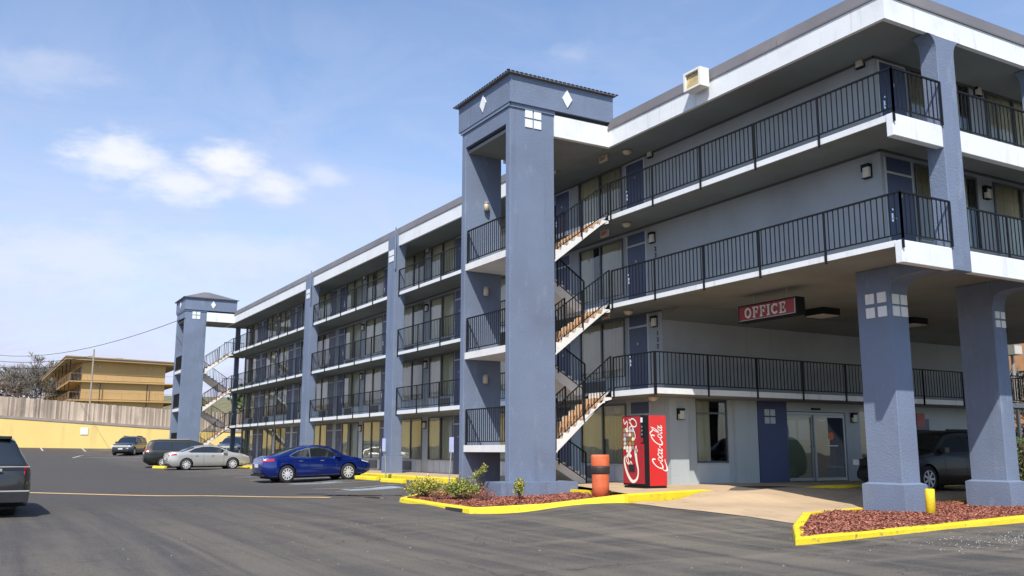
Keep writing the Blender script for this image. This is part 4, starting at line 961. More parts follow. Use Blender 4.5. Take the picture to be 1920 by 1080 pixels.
strip([(1.4, 34.6), (3.0, 32.6), (5.2, 30.4), (7.2, 28.5), (9.3, 26.5)], .30, 'yellow_line', 'yellow2', kind='structure')
for y in (29.2, 31.6, 34.4, 36.95, 39.7, 42.4, 45.1, 47.8, 50.5, 53.2, 55.9, 58.9, 61, 63.6): strip([(10.4, y), (15.0, y)], .1, 'parking_line', 'wpaint', kind='structure')
def hmark(x, y):
    strip([(x-.95, y), (x+.95, y)], 1.25, 'blue_marking', 'bpaint', lift=.009, kind='structure')
    q = MB(); z = GZ(x, y)+.022
    def poly(pts): q.face(*[(x+a, y+b, gbil(x+a, y+b)+.016) for a, b in pts])
    for i in range(16):
        a0, a1 = math.radians(200+i*15), math.radians(215+i*15); poly([(-.1-.3*math.sin(a0), .3*math.cos(a0)), (-.1-.3*math.sin(a1), .3*math.cos(a1)), (-.1-.22*math.sin(a1), .22*math.cos(a1)), (-.1-.22*math.sin(a0), .22*math.cos(a0))])
    poly([(-.05, -.06), (.4, -.06), (.4, .03), (-.05, .03)]); poly([(.45, -.1), (.6, -.1), (.6, .06), (.45, .06)]); poly([(-.05, -.3), (.03, -.3), (.03, 0), (-.05, 0)]); poly([(-.35, -.36), (.0, -.3), (.0, -.24), (-.35, -.28)])
    q.obj('wheelchair_symbol', 'wpaint', kind='structure', fix=False)
hmark(12.1, 30.3); hmark(11.9, 35.6)
for x in (-8, -4.5, -1, 2.6, 6.2, 9.8): strip([(x, 96.4), (x, 99.8)], .14, 'parking_line', 'wpaint', kind='structure')
strip([(7.6, 84.2), (12.4, 84.6), (17, 88.8)], .16, 'parking_line', 'wpaint', kind='structure'); strip([(7.6, 84.2), (9.6, 91.5)], .16, 'parking_line', 'wpaint', kind='structure')
def puddle(cx, cy, rx, ry, rot, seed):
    r = random.Random(seed); pts = []
    for i in range(18):
        a = 6.283*i/18; k = r.uniform(.6, 1.15); u, v = rx*k*math.cos(a), ry*k*math.sin(a); pts.append((cx+u*math.cos(rot)-v*math.sin(rot), cy+u*math.sin(rot)+v*math.cos(rot)))
    sheet(pts, lambda x, y: gbil(x, y)+.007, 'puddle', 'water', .2, kind='structure')
puddle(10.0, 27.0, .95, .22, -.75, 1); puddle(10.45, 26.0, .35, .14, -.7, 2); puddle(9.4, 28.4, .6, .12, -.8, 3); puddle(10.9, 26.4, .6, .12, -.6, 5)
# pale grit on the asphalt in front of the right bed
q = MB(); r_ = random.Random(9)
for i in range(640):
    x = r_.gauss(15.6, 1.4); y = r_.gauss(9.7, .5); 
    if i > 500: x, y = r_.uniform(2, 17), r_.uniform(9, 19)
    s = r_.uniform(.005, .016); z = gbil(x, y)+.004; a = r_.uniform(0, 3)
    q.face(*[(x+s*math.cos(a+k*2.1), y+s*math.sin(a+k*2.1), z+(.004 if k else .012)) for k in range(3)])
q.obj('grit', 'wpaint', kind='stuff', fix=False)

# ------------------------------------------------------------------ vegetation
def leaf(q, p, s, r):
    n = Vector((r.gauss(0, 1), r.gauss(0, 1), r.gauss(.4, 1))).normalized(); u = n.orthogonal().normalized(); u.rotate(Matrix.Rotation(r.uniform(0, 6.28), 3, n)); v = n.cross(u)
    p = Vector(p); q.face(p-u*s, p+v*s*.5, p+u*s, p-v*s*.5)
def shrub(name, label, x, y, z, w, h, nl, seed, mats=('leaf', 'leafy'), fy=.4, sprig=None, ls=.03, cat='shrub'):
    r = random.Random(seed); t = thing(name, label, cat, (x, y, z)); q = MB(); tw = MB(); l2 = MB()
    ends = []
    for i in range(34):
        a = r.uniform(0, 6.28); e = r.uniform(.15, 1); p = (w*.5*math.cos(a)*e, w*.5*math.sin(a)*e, h*(r.uniform(.55, 1.0)*(1.12-.45*e)))
        m1 = tuple(c*.5+r.gauss(0, .03) for c in p); tw.tube([(0, 0, 0), m1, p], .008, 3, .003); ends.append((m1, p))
    if sprig:
        tw.tube([(0, 0, h*.3), sprig], .009, 3, .003); ends += [((sprig[0]*.4, sprig[1]*.4, h*.6+(sprig[2]-h*.6)*.3), sprig)]*3
    for i in range(nl):
        a, b = r.choice(ends); k = r.random()**.6; p = [a[c]*(1-k)+b[c]*k+r.gauss(0, .05*w) for c in range(3)]
        if p[2] < .02: p[2] = r.uniform(.03, .2)
        leaf(l2 if r.random() < fy*(.4+p[2]/h) else q, p, ls*r.uniform(.6, 1.2), r)
    tw.obj('twigs', 'twig', t, fix=False); q.obj('foliage', mats[0], t, fix=False); l2.obj('foliage', mats[1], t, fix=False)
    return t
shrub('shrub', 'broad yellow-green shrub at the left tip of the near mulch bed', 11.05, 23.9, zf1(11.05, 23.9), 1.15, .56, 3600, 1, fy=.5, ls=.03)
shrub('shrub', 'green shrub with one long sprig reaching up right, in the near mulch bed', 11.4, 22.35, zf1(11.4, 22.35), 1.05, .56, 3600, 2, fy=.2, sprig=(.8, .1, .82), ls=.03)
shrub('shrub', 'small upright green shrub in front of the tower plinth', 12.25, 20.7, zf1(12.25, 20.7), .40, .55, 1100, 3, fy=.35, ls=.027)
shrub('dry_plant', 'low clump of dry reddish flower stalks left of the tower plinth', 11.45, 21.1, zf1(11.45, 21.1), .8, .36, 700, 4, ('dry', 'dry'), .5, ls=.02)
shrub('dry_plant', 'dry brown plant between the two left shrubs', 11.0, 22.8, zf1(11, 22.8), .6, .34, 450, 5, ('dry', 'leafy'), .3, ls=.02)
shrub('dry_plant', 'wispy dry plant against the left side of the plinth', 12.0, 22.6, zf1(12, 22.6), .7, .6, 260, 8, ('dry', 'leafy'), .3, ls=.02)
def hedge(x0, y0, x1, y1, z0, z1):
    t = thing('hedge', 'clipped boxy green hedge beside the far driveway pillar', 'hedge', (0, 0, 0)); q = MB(); r = random.Random(5)
    for i in range(7000):
        s = r.random(); p = [r.uniform(x0, x1), r.uniform(y0, y1), r.uniform(z0, z1)]
        ax = r.choice((0, 0, 1, 1, 2)); p[ax] = (x0, y0, z1)[ax]+r.gauss(0, .03) if (ax != 0 or r.random() < .7) else x1
        leaf(q, p, .03, r)
    q.obj('foliage', 'leafd', t, fix=False); k = MB(); k.box((x0+.08, y0+.08, z0+.15), (x1-.08, y1-.08, z1-.08)); k.obj('inner_branches', 'brush', t)
hedge(22.72, 13.5, 25.6, 14.6, -.45, 1.15)
def bare_tree_meshes(seed, H=9, depth=6):
    r = random.Random(seed); q = MB(); tr = MB()
    def grow(p, d, l, rad, k):
        e = p+d*l+Vector((r.gauss(0, .04), r.gauss(0, .04), 0))*l
        if k >= depth-1: tr.tube([p, e], rad, 5, rad*.7)
        else:
            u = d.orthogonal().normalized(); v = d.cross(u)
            for w in (u, v): q.face(p-w*rad, p+w*rad, e+w*rad*.6, e-w*rad*.6)
        if k == 0: return
        for i in range(3 if k > 1 else 4):
            nd = (d+Vector((r.gauss(0, .5), r.gauss(0, .5), r.gauss(.12, .28)))).normalized()
            grow(p+(e-p)*r.uniform(.6, 1), nd, l*r.uniform(.62, .84), max(rad*.6, .02), k-1)
    grow(Vector((0, 0, 0)), Vector((0, 0, 1)), H*.26, H*.022, depth)
    return tr.mesh('trunk', 'btrunk', False, False), q.mesh('crown', 'btwig', False, False)
TM = [bare_tree_meshes(s, 9, 7) for s in (11, 12, 13)]
def btree(x, y, z, s, k, label, rz=0):
    t = thing('bare_tree', label, 'tree', (x, y, z), rz, 'bare trees beyond the lot'); t.scale = (s, s, s); link('trunk', TM[k][0], t); link('crown', TM[k][1], t)
def brush(name, label, x, y, z, w, d, h, n, seed, m, s=.25, cat='bush'):
    r = random.Random(seed); t = thing(name, label, cat, (x, y, z)); q = MB(); bl = [(r.uniform(-.5, .5)*w, r.uniform(-.5, .5)*d, r.uniform(.3, .8)*h, r.uniform(.2, .4)*h) for _ in range(14)]
    for i in range(n):
        b = r.choice(bl); v = Vector((r.gauss(0, 1), r.gauss(0, 1), r.gauss(0, 1))).normalized()*b[3]*r.uniform(.6, 1.1); p = (b[0]+v.x*1.3, b[1]+v.y, max(.05, b[2]+v.z)); leaf(q, p, s*r.uniform(.5, 1.2), r)
    q.obj('foliage', m, t, fix=False)
    return t

# ------------------------------------------------------------------ yellow retaining wall, fence
YW = 100.0
def wtop(x): return interp(x, [(-60, 6.5), (2.1, 3.84), (17.5, 2.94), (24.4, 2.68), (60, 1.9)])
RW = thing('retaining_wall', 'long yellow painted retaining wall with a grey concrete cap across the back of the lot', 'wall', (0, YW, 0))
q = MB(); xs = list(range(-60, 62, 4))
q.v = [(x, 0, 0) for x in xs]+[(x, 0, wtop(x)) for x in xs]; n = len(xs); q.f = [(i, i+1, n+i+1, n+i) for i in range(n-1)]; q.mi = [0]*len(q.f)
k = len(q.v); q.v += [(x, .4, wtop(x)) for x in xs]; q.f += [(n+i, n+i+1, k+i+1, k+i) for i in range(n-1)]; q.mi += [0]*(n-1)
q.obj('wall_face', 'ywall', RW, fix=False)
q = MB()
for i in range(n-1):
    a, b = xs[i], xs[i+1]; q.prism([(a, wtop(a)), (b, wtop(b)), (b, wtop(b)+.24), (a, wtop(a)+.24)], -.06, .5, 1)
q.obj('cap', 'cap', RW)
q = MB(); q.box((10.1, -.05, 1.95), (10.9, -.002, 2.75)); 
nx_ = 9.6
q = MB(); q.box((9.55, -.06, 2.3), (10.25, -.004, 2.98)); bevel(q.obj('white_patch', 'logo', RW), .02, 1)
FN = thing('wooden_fence', 'tall weathered plank fence standing on top of the yellow retaining wall', 'fence', (0, YW+.3, 0))
r_ = random.Random(21); q = MB(); x = -60
while x < 60:
    w = r_.uniform(.125, .15); t0 = wtop(x)+.24; y = r_.uniform(-.012, .012); q.box((x, y, t0), (x+w-.006, y+.02, t0+1.78+r_.gauss(0, .02))); x += w
q.obj('planks', 'plank', FN, kind='stuff')
for z in (.45, 1.35):
    q = MB()
    for a in range(-60, 60, 4): q.prism([(a, wtop(a)+.24+z), (a+4, wtop(a+4)+.24+z), (a+4, wtop(a+4)+.33+z), (a, wtop(a)+.33+z)], .035, .07, 1)
    q.obj('fence_rail', 'plank', FN)

# ------------------------------------------------------------------ ochre building behind
OB = thing('ochre_building', 'ochre yellow three-storey motel block with overhanging flat roof behind the plank fence', 'building', (12.76, 137, 0))
Wd = 10.6; Z1, Z2, ZR = 7.45, 9.95, 12.75
q = MB(); q.box((0, 0, 1), (Wd, 60, ZR)); q.obj('wall', 'ochre', OB)
q = MB(); q.prism([(-2.2, ZR), (Wd+2.4, ZR-.25), (Wd+2.4, ZR+.1), (-2.2, ZR+.35)], -1.2, 61, 1); q.obj('roof', 'tansoff', OB)
q = MB(); q.prism([(-2.28, ZR+.3), (Wd+2.5, ZR+.05), (Wd+2.5, ZR+.17), (-2.28, ZR+.45)], -1.35, 61.2, 1); q.obj('roof_edge', 'ochred', OB)
q = MB()
for z in (Z1, Z2): q.box((-1.6, -.6, z-.14), (Wd+1.8, -.002, z)).box((-1.6, 0, z-.22), (-.002, 60, z)).box((Wd+.002, 0, z-.22), (Wd+1.8, 60, z))
q.obj('walkway_slab', 'ochre', OB)
q = MB()
for z in (Z1, Z2):
    q.box((-1.6, -.6, z+.98), (Wd+1.8, -.56, z+1.02)); q.box((-1.6, -.6, z+.1), (-1.56, 60, z+.14)); q.box((-1.6, -1.5, z+.98), (-1.56, 60, z+1.02))
    for i in range(7): x = -1.6+i*2.2; q.box((x, -.6, z), (x+.04, -.56, z+1))
    for i in range(28): y = -1.5+i*2.2; q.box((-1.6, y, z), (-1.56, y+.04, z+1))
q.obj('railing', 'ochred', OB)
q = MB()
for y in range(0, 60, 6): q.box((-1.6, y-.1, 2), (-1.5, y+.1, ZR))
for x in (2.2, 8.2): q.box((x, -.59, 3), (x+.1, -.5, Z2-.22))
q.obj('support_post', 'black', OB)
for z in (Z1+1.9, Z2+1.9):
    for x in (2.0, 8.6): q = MB(); q.box((x, -.12, z), (x+.22, -.001, z+.28)); q.obj('wall_lamp', 'galv', OB)
for z in (Z1, Z2):
    for i in range(12):
        y = 2+i*4.6; q = MB(); q.box((-.06, y, z), (-.001, y+.9, z+2.1)); q.obj('door', 'navy', OB); q = MB(); q.box((-.06, y+1.3, z+.8), (-.001, y+3.4, z+2.1)); q.obj('window', 'cglass', OB)
q = MB(); q.box((4.5, 4, ZR+.3), (5.5, 5, ZR+.9)); q.obj('roof_unit', 'galv', OB)
# stair canopy and terrain between
t_ = thing('utility_pole', 'tall pale wooden utility pole standing in front of the ochre building', 'pole', (12.4, 121.5, 1.5)); q = MB(); q.tube([(0, 0, 0), (0, 0, 11.3)], .12, 8, .09); q.obj('pole', 'pole', t_)
t_ = thing('utility_pole', 'distant utility pole among bare trees at the left edge', 'pole', (-4, 150, 2)); q = MB(); q.tube([(0, 0, 0), (0, 0, 14)], .17, 8, .12); q.obj('pole', 'pole', t_); q = MB(); q.box((-1.2, -.08, 12.6), (1.2, .08, 12.8)); q.obj('cross_arm', 'pole', t_)
def wire(a, b, sag, r, label, name='overhead_wire'):
    a, b = Vector(a), Vector(b); pts = [a.lerp(b, i/20)-Vector((0, 0, sag*4*(i/20)*(1-i/20))) for i in range(21)]; q = MB(); q.tube(pts, r, 4); o = q.obj(name, 'black'); o['label'] = label; o['category'] = 'wire'
wire((12.9, 69.2, 10.25), (-4, 150, 16), 2.6, .022, 'dark overhead wire sagging from the far stair tower to the left edge')
for dz, s in ((12.6, 1.2), (12.0, 1.4)): wire((-4, 150, dz+1.8), (12.4, 121.5, dz-.6), s, .03, 'thin wire strung between the two utility poles, %s' % ('upper' if dz > 12.3 else 'lower'))
# background growth
sheet([(-120, 104), (120, 104), (120, 250), (-120, 250)], lambda x, y: interp(y, [(104, 2.2), (125, 3.0), (160, 4.5), (250, 10)])+(4.5*max(0, min(1, (x-24)/10)) if y > 108 else 0), 'hillside', 'hill', 6, kind='structure')
TL = [(3.6, 146, 1.05, 0, 'bare tree at the far left behind the fence'), (6.2, 152, 1.2, 1, 'bare tree second from the left behind the fence'), (8.6, 158, 1.35, 2, 'tall bare tree left of the ochre building roof'),
      (10.5, 205, 2.1, 0, 'tallest bare tree rising behind the ochre building corner'), (14.5, 215, 2.1, 1, 'bare tree showing above the ochre roof slope'), (1.5, 160, 1.2, 2, 'bare tree at the very left edge of the view, behind the brown bush'),
      (36, 128, 1.25, 0, 'bare tree seen through the far stair tower, left'), (41, 138, 1.5, 1, 'bare tree seen through the far stair flights'), (33, 118, .9, 2, 'small bare tree behind the far stairs'), (48, 130, 1.3, 2, 'bare tree half hidden by the far end of the motel')]
for i, (x, y, s, k, lb) in enumerate(TL): btree(x, y, 4.0 if x < 20 else 7, s, k, lb, i*1.3)
brush('brown_bush', 'dense reddish brown bush behind the fence at the left edge', 2.9, 128, 3, 3.6, 4, 6.4, 1900, 31, 'brush', .22)
brush('brown_bush', 'brown thicket behind the fence beside the ochre building', 7, 140, 3, 7, 5, 3.0, 1500, 32, 'brush', .22)
brush('green_thicket', 'olive green thicket on the slope seen under the far stairs', 33, 108, 4.5, 12, 5, 4, 3600, 33, 'leafd', .3)

# ------------------------------------------------------------------ beyond the driveway, right edge
RB = thing('brick_building', 'orange brick building seen past the far driveway pillar at the right edge', 'building', (52, 24, -.5))
q = MB(); q.box((0, 0, 0), (26, 24, 11)); q.obj('wall', 'brick', RB)
for i in range(5):
    for z in (1.2, 4.4, 7.6):
        q = MB(); q.box((2+i*4.6, -.05, z), (3.6+i*4.6, -.001, z+1.5)); w_ = q.obj('window', 'cglass', RB); q = MB(); q.box((1.95+i*4.6, -.1, z-.1), (3.65+i*4.6, -.051, z)); q.obj('sill', 'cap', w_)
        q = MB(); q.box((-.05, 2+i*4.4, z), (-.001, 3.6+i*4.4, z+1.5)); q.obj('window', 'cglass', RB)
q = MB(); q.box((-.2, -.2, 11), (26.2, 24.2, 11.4)); q.obj('parapet', 'cap', RB)
t_ = thing('street_lamp', 'galvanised lot lamp with a square head seen past the far pillar', 'lamp', (40.2, 24.6, -.4)); q = MB(); q.tube([(0, 0, 0), (0, 0, 5.6)], .09, 8, .07); q.obj('pole', 'galv', t_)
q = MB(); q.box((-.3, -.3, 5.5), (.3, .3, 5.95)); q.obj('lamp_head', 'galv', t_); q = MB(); q.box((-.26, -.31, 5.53), (.26, -.301, 5.9)); q.obj('lamp_lens', 'lens', t_)
btree(45.5, 27.2, -.5, .75, 1, 'bare tree in front of the orange brick building at the right edge')

# ------------------------------------------------------------------ cars
def wheel_meshes(R, spokes):
    w = .21; q = MB(); q.lathe([(R*.62, -w/2), (R*.9, -w/2), (R, -w/2+.03), (R, w/2-.03), (R*.9, w/2), (R*.62, w/2)], (0, 0, 0), 32, 1); ty = q.mesh('wheel', 'tyre', True)
    q = MB(); q.lathe([(R*.66, -w/2+.005), (R*.66, -w/2-.006), (R*.60, -w/2-.004), (R*.58, -w/2+.03)], (0, 0, 0), 32, 1)
    for i in range(spokes):
        a = 2*math.pi*i/spokes; ca, sa = math.cos(a), math.sin(a); k = len(q.v)
        for rr, hw, y in ((.05, .03, -w/2-.004), (R*.62, .018 if spokes > 7 else .032, -w/2-.002)):
            for s in (-1, 1):
                for yy in (y, y+.03): q.v.append((rr*ca-s*hw*sa, yy, rr*sa+s*hw*ca))
        for f in ((0, 1, 3, 2), (4, 6, 7, 5), (0, 4, 5, 1), (2, 3, 7, 6), (0, 2, 6, 4), (1, 5, 7, 3)): q.f.append(tuple(k+j for j in f)); q.mi.append(0)
    q.lathe([(.06, -w/2+.03), (.06, -w/2-.012), (.04, -w/2-.018)], (0, 0, 0), 12, 1)
    rim = q.mesh('rim', 'rim')
    q = MB(); q.lathe([(R*.6, -w/2+.055), (R*.6, -w/2+.06)], (0, 0, 0), 24, 1); dk = q.mesh('spoke_shade', 'under')  # near-black disc paints the shade in the recess behind the spokes
    return ty, rim, dk
def make_car(label, cat, name, paint, loc, heading, spec):
    S = spec; L, Wd = S['L'], S['W']; top = S['top']; belt = S['belt']; k_l = S.get('lean', .42)
    t = thing(name, label, cat, loc, heading)
    x_c = L/2
    def hw(x):
        r = min(1, x/S.get('rt', .5)); f = min(1, (L-x)/S.get('ft', .9))
        return Wd/2*(1-S.get('rk', .10)*(1-r)**2.2)*(1-S.get('fk', .17)*(1-f)**2.2)
    def zb(x): return .22+.16*max(0, 1-x/.35)**2+.13*max(0, 1-(L-x)/.45)**2
    def ring(x):
        w = hw(x); b = zb(x); zt = sinterp(x, top); bl = min(interp(x, belt), zt-.03); h = bl-b
        P = [(0, b), (.78*w, b), (.92*w, b+.03), (.975*w, b+.16*h), (1.0*w, b+.42*h), (.992*w, b+.60*h), (.985*w, b+.80*h), (.965*w, b+.93*h), (.935*w, bl)]
        hu = zt-bl; cr = min(.045, hu*.5); zc = zt-cr; r = min(.10, (zc-bl)*.5)
        def yz(z): return .935*w-k_l*(z-bl)
        for f in (.33, .66, 1): z = bl+(zc-r-bl)*f; P.append((yz(z), z))
        yc = yz(zc-r); P += [(yc-.3*r, zc-.35*r), (yc-r, zc), (.5*(yc-r), zt-cr*.25), (0, zt)]
        return P
    xs = sorted(set([round(i*.075, 4) for i in range(int(L/.075)+1)]+[L]+[p[0] for p in top]+[p[0]+.02 for p in top if p[0]+.02 < L]))
    rings = [ring(x) for x in xs]; m_ = len(rings[0]); q = MB()
    def addring(x, R, sc=1, shz=0):
        zc = (R[0][1]+R[-1][1])/2; full = [(y*sc, zc+(z-zc)*sc) for y, z in R]+[(-y*sc, zc+(z-zc)*sc) for y, z in R[-2:0:-1]]
        k = len(q.v); q.v += [(x-x_c, y, z) for y, z in full]; return k, len(full)
    ks = [addring(-.035, rings[0], .84)]+[addring(-.015, rings[0], .95)]+[addring(x, R) for x, R in zip(xs, rings)]+[addring(L+.015, rings[-1], .95), addring(L+.04, rings[-1], .82)]
    nf = ks[0][1]
    for (a, _), (b, _) in zip(ks, ks[1:]):
        for j in range(nf): q.f.append((a+j, a+(j+1) % nf, b+(j+1) % nf, b+j)); q.mi.append(0)
    q.f.append(tuple(ks[0][0]+j for j in range(nf))[::-1]); q.f.append(tuple(ks[-1][0]+j for j in range(nf))); q.mi += [0, 0]
    body = q.obj('body', paint, t, True)
    R = S['R']
    cut = MB()
    for wx in S['wheels']:
        for s in (-1, 1): cut.lathe([(R+.055, s*(Wd/2-.30)), (R+.055, s*(Wd/2+.1))], (wx-x_c, 0, R), 28, 1)
    cm = cut.mesh('cut', 'under'); co = bpy.data.objects.new('cut', cm); C.objects.link(co); co.parent = t
    md = body.modifiers.new('b', 'BOOLEAN'); md.operation = 'DIFFERENCE'; md.object = co; md.solver = 'EXACT'
    bpy.context.view_layer.update(); dg = bpy.context.evaluated_depsgraph_get(); nm = bpy.data.meshes.new_from_object(body.evaluated_get(dg)); body.modifiers.clear(); body.data = nm; bpy.data.objects.remove(co)
    nm.polygons.foreach_set('use_smooth', [True]*len(nm.polygons))
    try: nm.set_sharp_from_angle(angle=math.radians(38))
    except Exception: pass
    for wx in S['wheels']:
        for s in (-1, 1):
            n = 20; ar = MB()
            for i in range(n):
                a0, a1 = math.pi*(-.12+1.24*i/n), math.pi*(-.12+1.24*(i+1)/n); rr = R+.05
                ar.face((wx-x_c+rr*math.cos(a0), s*(Wd/2-.05), R+rr*math.sin(a0)), (wx-x_c+rr*math.cos(a1), s*(Wd/2-.05), R+rr*math.sin(a1)), (wx-x_c+rr*math.cos(a1), s*(Wd/2-.29), R+rr*math.sin(a1)), (wx-x_c+rr*math.cos(a0), s*(Wd/2-.29), R+rr*math.sin(a0)))
            ar.obj('wheel_arch_liner', 'under', t, fix=False)
    ub = MB(); ub.box((.3-x_c, -Wd/2+.3, .17), (L-.4-x_c, Wd/2-.3, .3)); ub.obj('underbody', 'under', t)
    ty, rim, dk = wheel_meshes(R, S.get('spokes', 10))
    for wx in S['wheels']:
        for s in (-1, 1):
            w_ = link('wheel', ty, t, (wx-x_c, s*(Wd/2-S.get('track', .125)), R)); w_.rotation_euler = (0, 0, 0 if s < 0 else math.pi); link('rim', rim, w_); link('spoke_shade_disc', dk, w_)
    # side glass: polygons in side view laid on the leaning side
    def sidept(x, z, s, off=.007):
        w = hw(x); bl = min(interp(x, belt), sinterp(x, top)-.03); return (x-x_c, s*(.935*w-k_l*(z-bl)+off), z)
    def side_poly(poly, name, m, off=.007):
        b = bmesh.new(); b.faces.new([b.verts.new((x, 0, z)) for x, z in poly])
        x0, x1 = min(p[0] for p in poly), max(p[0] for p in poly); k = x0+.1
        while k < x1: bmesh.ops.bisect_plane(b, geom=b.verts[:]+b.edges[:]+b.faces[:], plane_co=(k, 0, 0), plane_no=(1, 0, 0)); k += .1
        base = [v.co.copy() for v in b.verts]
        for s in (-1, 1):
            for v, c in zip(b.verts, base): v.co = sidept(c.x, c.z, s, off)
            me = bpy.data.meshes.new(name); b.to_mesh(me); me.materials.append(M_[m])
            me.polygons.foreach_set('use_smooth', [True]*len(me.polygons)); link(name, me, t)
        b.free()
    if 'trim' in S: side_poly(S['trim'], 'window_trim', 'chrome', .004)
    elif 'surround' in S: side_poly(S['surround'], 'window_surround', 'under', .004)
    for pl in S['side']: side_poly(pl, 'side_window', 'cglass', .0095)
    def patch(x0, x1, t0, t1, name, m, off=.008, both=False, mirror=True, nx2=10, nt=8, inset=0):
        """surface patch in body parameters; mirror joins left and right half through the centre line"""
        def pt(x, tt):
            Rg = ring(x); i = min(int(tt), m_-2); f = tt-i; return (Rg[i][0]*(1-f)+Rg[i+1][0]*f, Rg[i][1]*(1-f)+Rg[i+1][1]*f)
        for s in ((-1, 1) if both else (1,)):
            g = MB(); cols_ = []
            ts = [t0+(t1-t0)*j/nt for j in range(nt+1)]
            for i in range(nx2+1):
                x = x0+(x1-x0)*i/nx2; row = []
                for tt in ts:
                    y, z = pt(x, tt); y2, z2 = pt(x, min(tt+.05, m_-1)); y1, z1 = pt(x, max(tt-.05, 0)); zx = pt(min(x+.02, L), tt)[1]-pt(max(x-.02, 0), tt)[1]
                    n_ = Vector((-zx/.04*(abs(y1-y2)/(abs(y1-y2)+abs(z2-z1)+1e-6)), (z2-z1), (y1-y2))); n2 = Vector((0, z2-z1, y1-y2)).normalized() if (abs(z2-z1)+abs(y1-y2)) > 1e-6 else Vector((0, 0, 1))
                    n3 = Vector((-zx/.04*abs(n2.z), n2.y, n2.z)).normalized(); row.append((x+n3.x*off, y+n3.y*off, z+n3.z*off))
                if not both: row = row+[(a, -b_, c) for a, b_, c in row[::-1]]
                cols_.append(row)
            nn = len(cols_[0])
            for row in cols_: g.v += [(a-x_c, s*b_, c) for a, b_, c in row]
            for i in range(nx2):
                for j in range(nn-1): g.f.append((i*nn+j, i*nn+j+1, (i+1)*nn+j+1, (i+1)*nn+j)); g.mi.append(0)
            g.obj(name, m, t, True, fix=False)
    a, b = S['wind']; patch(a, b, 11.9, m_-1, 'windshield', 'cglass', .006)
    a, b = S['rearw']; patch(a, b, 11.9, m_-1, 'rear_window', 'cglass', .006)
    for x0, x1, t0, t1, nm_, mt in S.get('patches', []): patch(x0, x1, t0, t1, nm_, mt, .006, True)
    for bx0, bx1, nm_, mt in S.get('boxes', []):
        both = bx0[1] > .001 or nm_ in ('mirror', 'door_handle', 'roof_rail', 'taillight', 'headlight')
        for s in ((-1, 1) if both else (1,)):
            g = MB(); g.box((bx0[0]-x_c, s*bx0[1], bx0[2]), (bx1[0]-x_c, s*bx1[1], bx1[2])); bevel(g.obj(nm_, mt, t), .008, 1)
    # door shut lines
    for x in S.get('lines', []):
        g = MB()
        for s in (-1, 1):
            P = []
            for f in range(9):
                tt = 2.6+f*5.4/8; Rg = ring(x); i = int(tt); fr_ = tt-i; y = Rg[i][0]*(1-fr_)+Rg[i+1][0]*fr_; z = Rg[i][1]*(1-fr_)+Rg[i+1][1]*fr_; P.append((y, z))
            for (y1, z1), (y2, z2) in zip(P, P[1:]): g.face((x-.006-x_c, s*(y1+.002), z1), (x+.006-x_c, s*(y1+.002), z1), (x+.006-x_c, s*(y2+.002), z2), (x-.006-x_c, s*(y2+.002), z2))
        g.obj('door_gap', 'under', t, fix=False)
    return t, ring
SED = dict(L=4.87, W=1.86, R=.345, wheels=(1.05, 3.8), top=[(0, .80), (.05, .98), (.25, 1.08), (.62, 1.12), (1.05, 1.25), (1.5, 1.38), (2.0, 1.46), (2.5, 1.475), (2.95, 1.42), (3.35, 1.26), (3.72, 1.05), (4.2, .96), (4.6, .87), (4.8, .79), (4.87, .72)],
           belt=[(0, .93), (1, .98), (2, .95), (3.6, .90), (4.3, .86), (4.87, .70)], wind=(2.98, 3.66), rearw=(.72, 1.5), rt=.7, rk=.16, ft=.8, fk=.2,
           trim=[(1.12, 1.06), (1.3, 1.0), (3.42, .955), (3.38, 1.0), (2.95, 1.29), (2.5, 1.375), (2.0, 1.36), (1.5, 1.25)],
           side=[[(1.2, 1.065), (1.34, 1.02), (2.02, 1.0), (2.02, 1.33), (1.55, 1.24)], [(2.08, 1.0), (3.36, .975), (3.32, 1.01), (2.93, 1.265), (2.5, 1.345), (2.08, 1.335)]],
           patches=[(.0, .48, 6.6, 8.6, 'taillight', 'tail'), (4.42, 4.8, 6.9, 8.0, 'headlight', 'head')],
           boxes=[((3.2, .86, .97), (3.4, 1.02, 1.10), 'mirror', 'p_blue'), ((1.55, .915, .83), (1.72, .945, .86), 'door_handle', 'chrome'), ((2.5, .91, .82), (2.67, .945, .85), 'door_handle', 'chrome'),
                  ((-.045, -.26, .62), (-.03, .26, .76), 'license_plate', 'plate'), ((4.86, -.5, .32), (4.93, .5, .5), 'grille', 'under'), ((-.06, -.8, .28), (.1, .8, .36), 'lower_valance', 'under')], lines=(1.35, 2.05, 3.25))
gz = GZ(12.5, 37.9)
c1, _ = make_car('glossy deep blue sedan parked nose-in toward the ground floor rooms', 'car', 'parked_car', 'p_blue', (11.1-1.05+2.435, 37.93, -.385), 0, SED); c1.rotation_euler = (0, -.028, 0); c1.scale = (.93, .96, 1)
S2 = dict(SED); S2['top'] = [(0, .85), (.05, 1.02), (.3, 1.10), (.72, 1.13), (1.15, 1.27), (1.6, 1.40), (2.1, 1.46), (2.6, 1.465), (3.05, 1.40), (3.5, 1.2), (3.8, 1.06), (4.25, .99), (4.6, .91), (4.8, .82), (4.87, .74)]
S2['belt'] = [(0, .95), (1, 1.0), (2, .98), (3.6, .94), (4.3, .9), (4.87, .72)]; del S2['trim']
S2['surround'] = [(1.15, 1.08), (1.3, 1.03), (3.5, .99), (3.4, 1.08), (3.0, 1.3), (2.5, 1.37), (2.0, 1.36), (1.55, 1.27)]
S2['side'] = [[(1.25, 1.09), (1.35, 1.05), (2.1, 1.02), (2.1, 1.34), (1.6, 1.255)], [(2.17, 1.02), (3.42, 1.0), (3.36, 1.07), (2.98, 1.27), (2.5, 1.345), (2.17, 1.34)]]
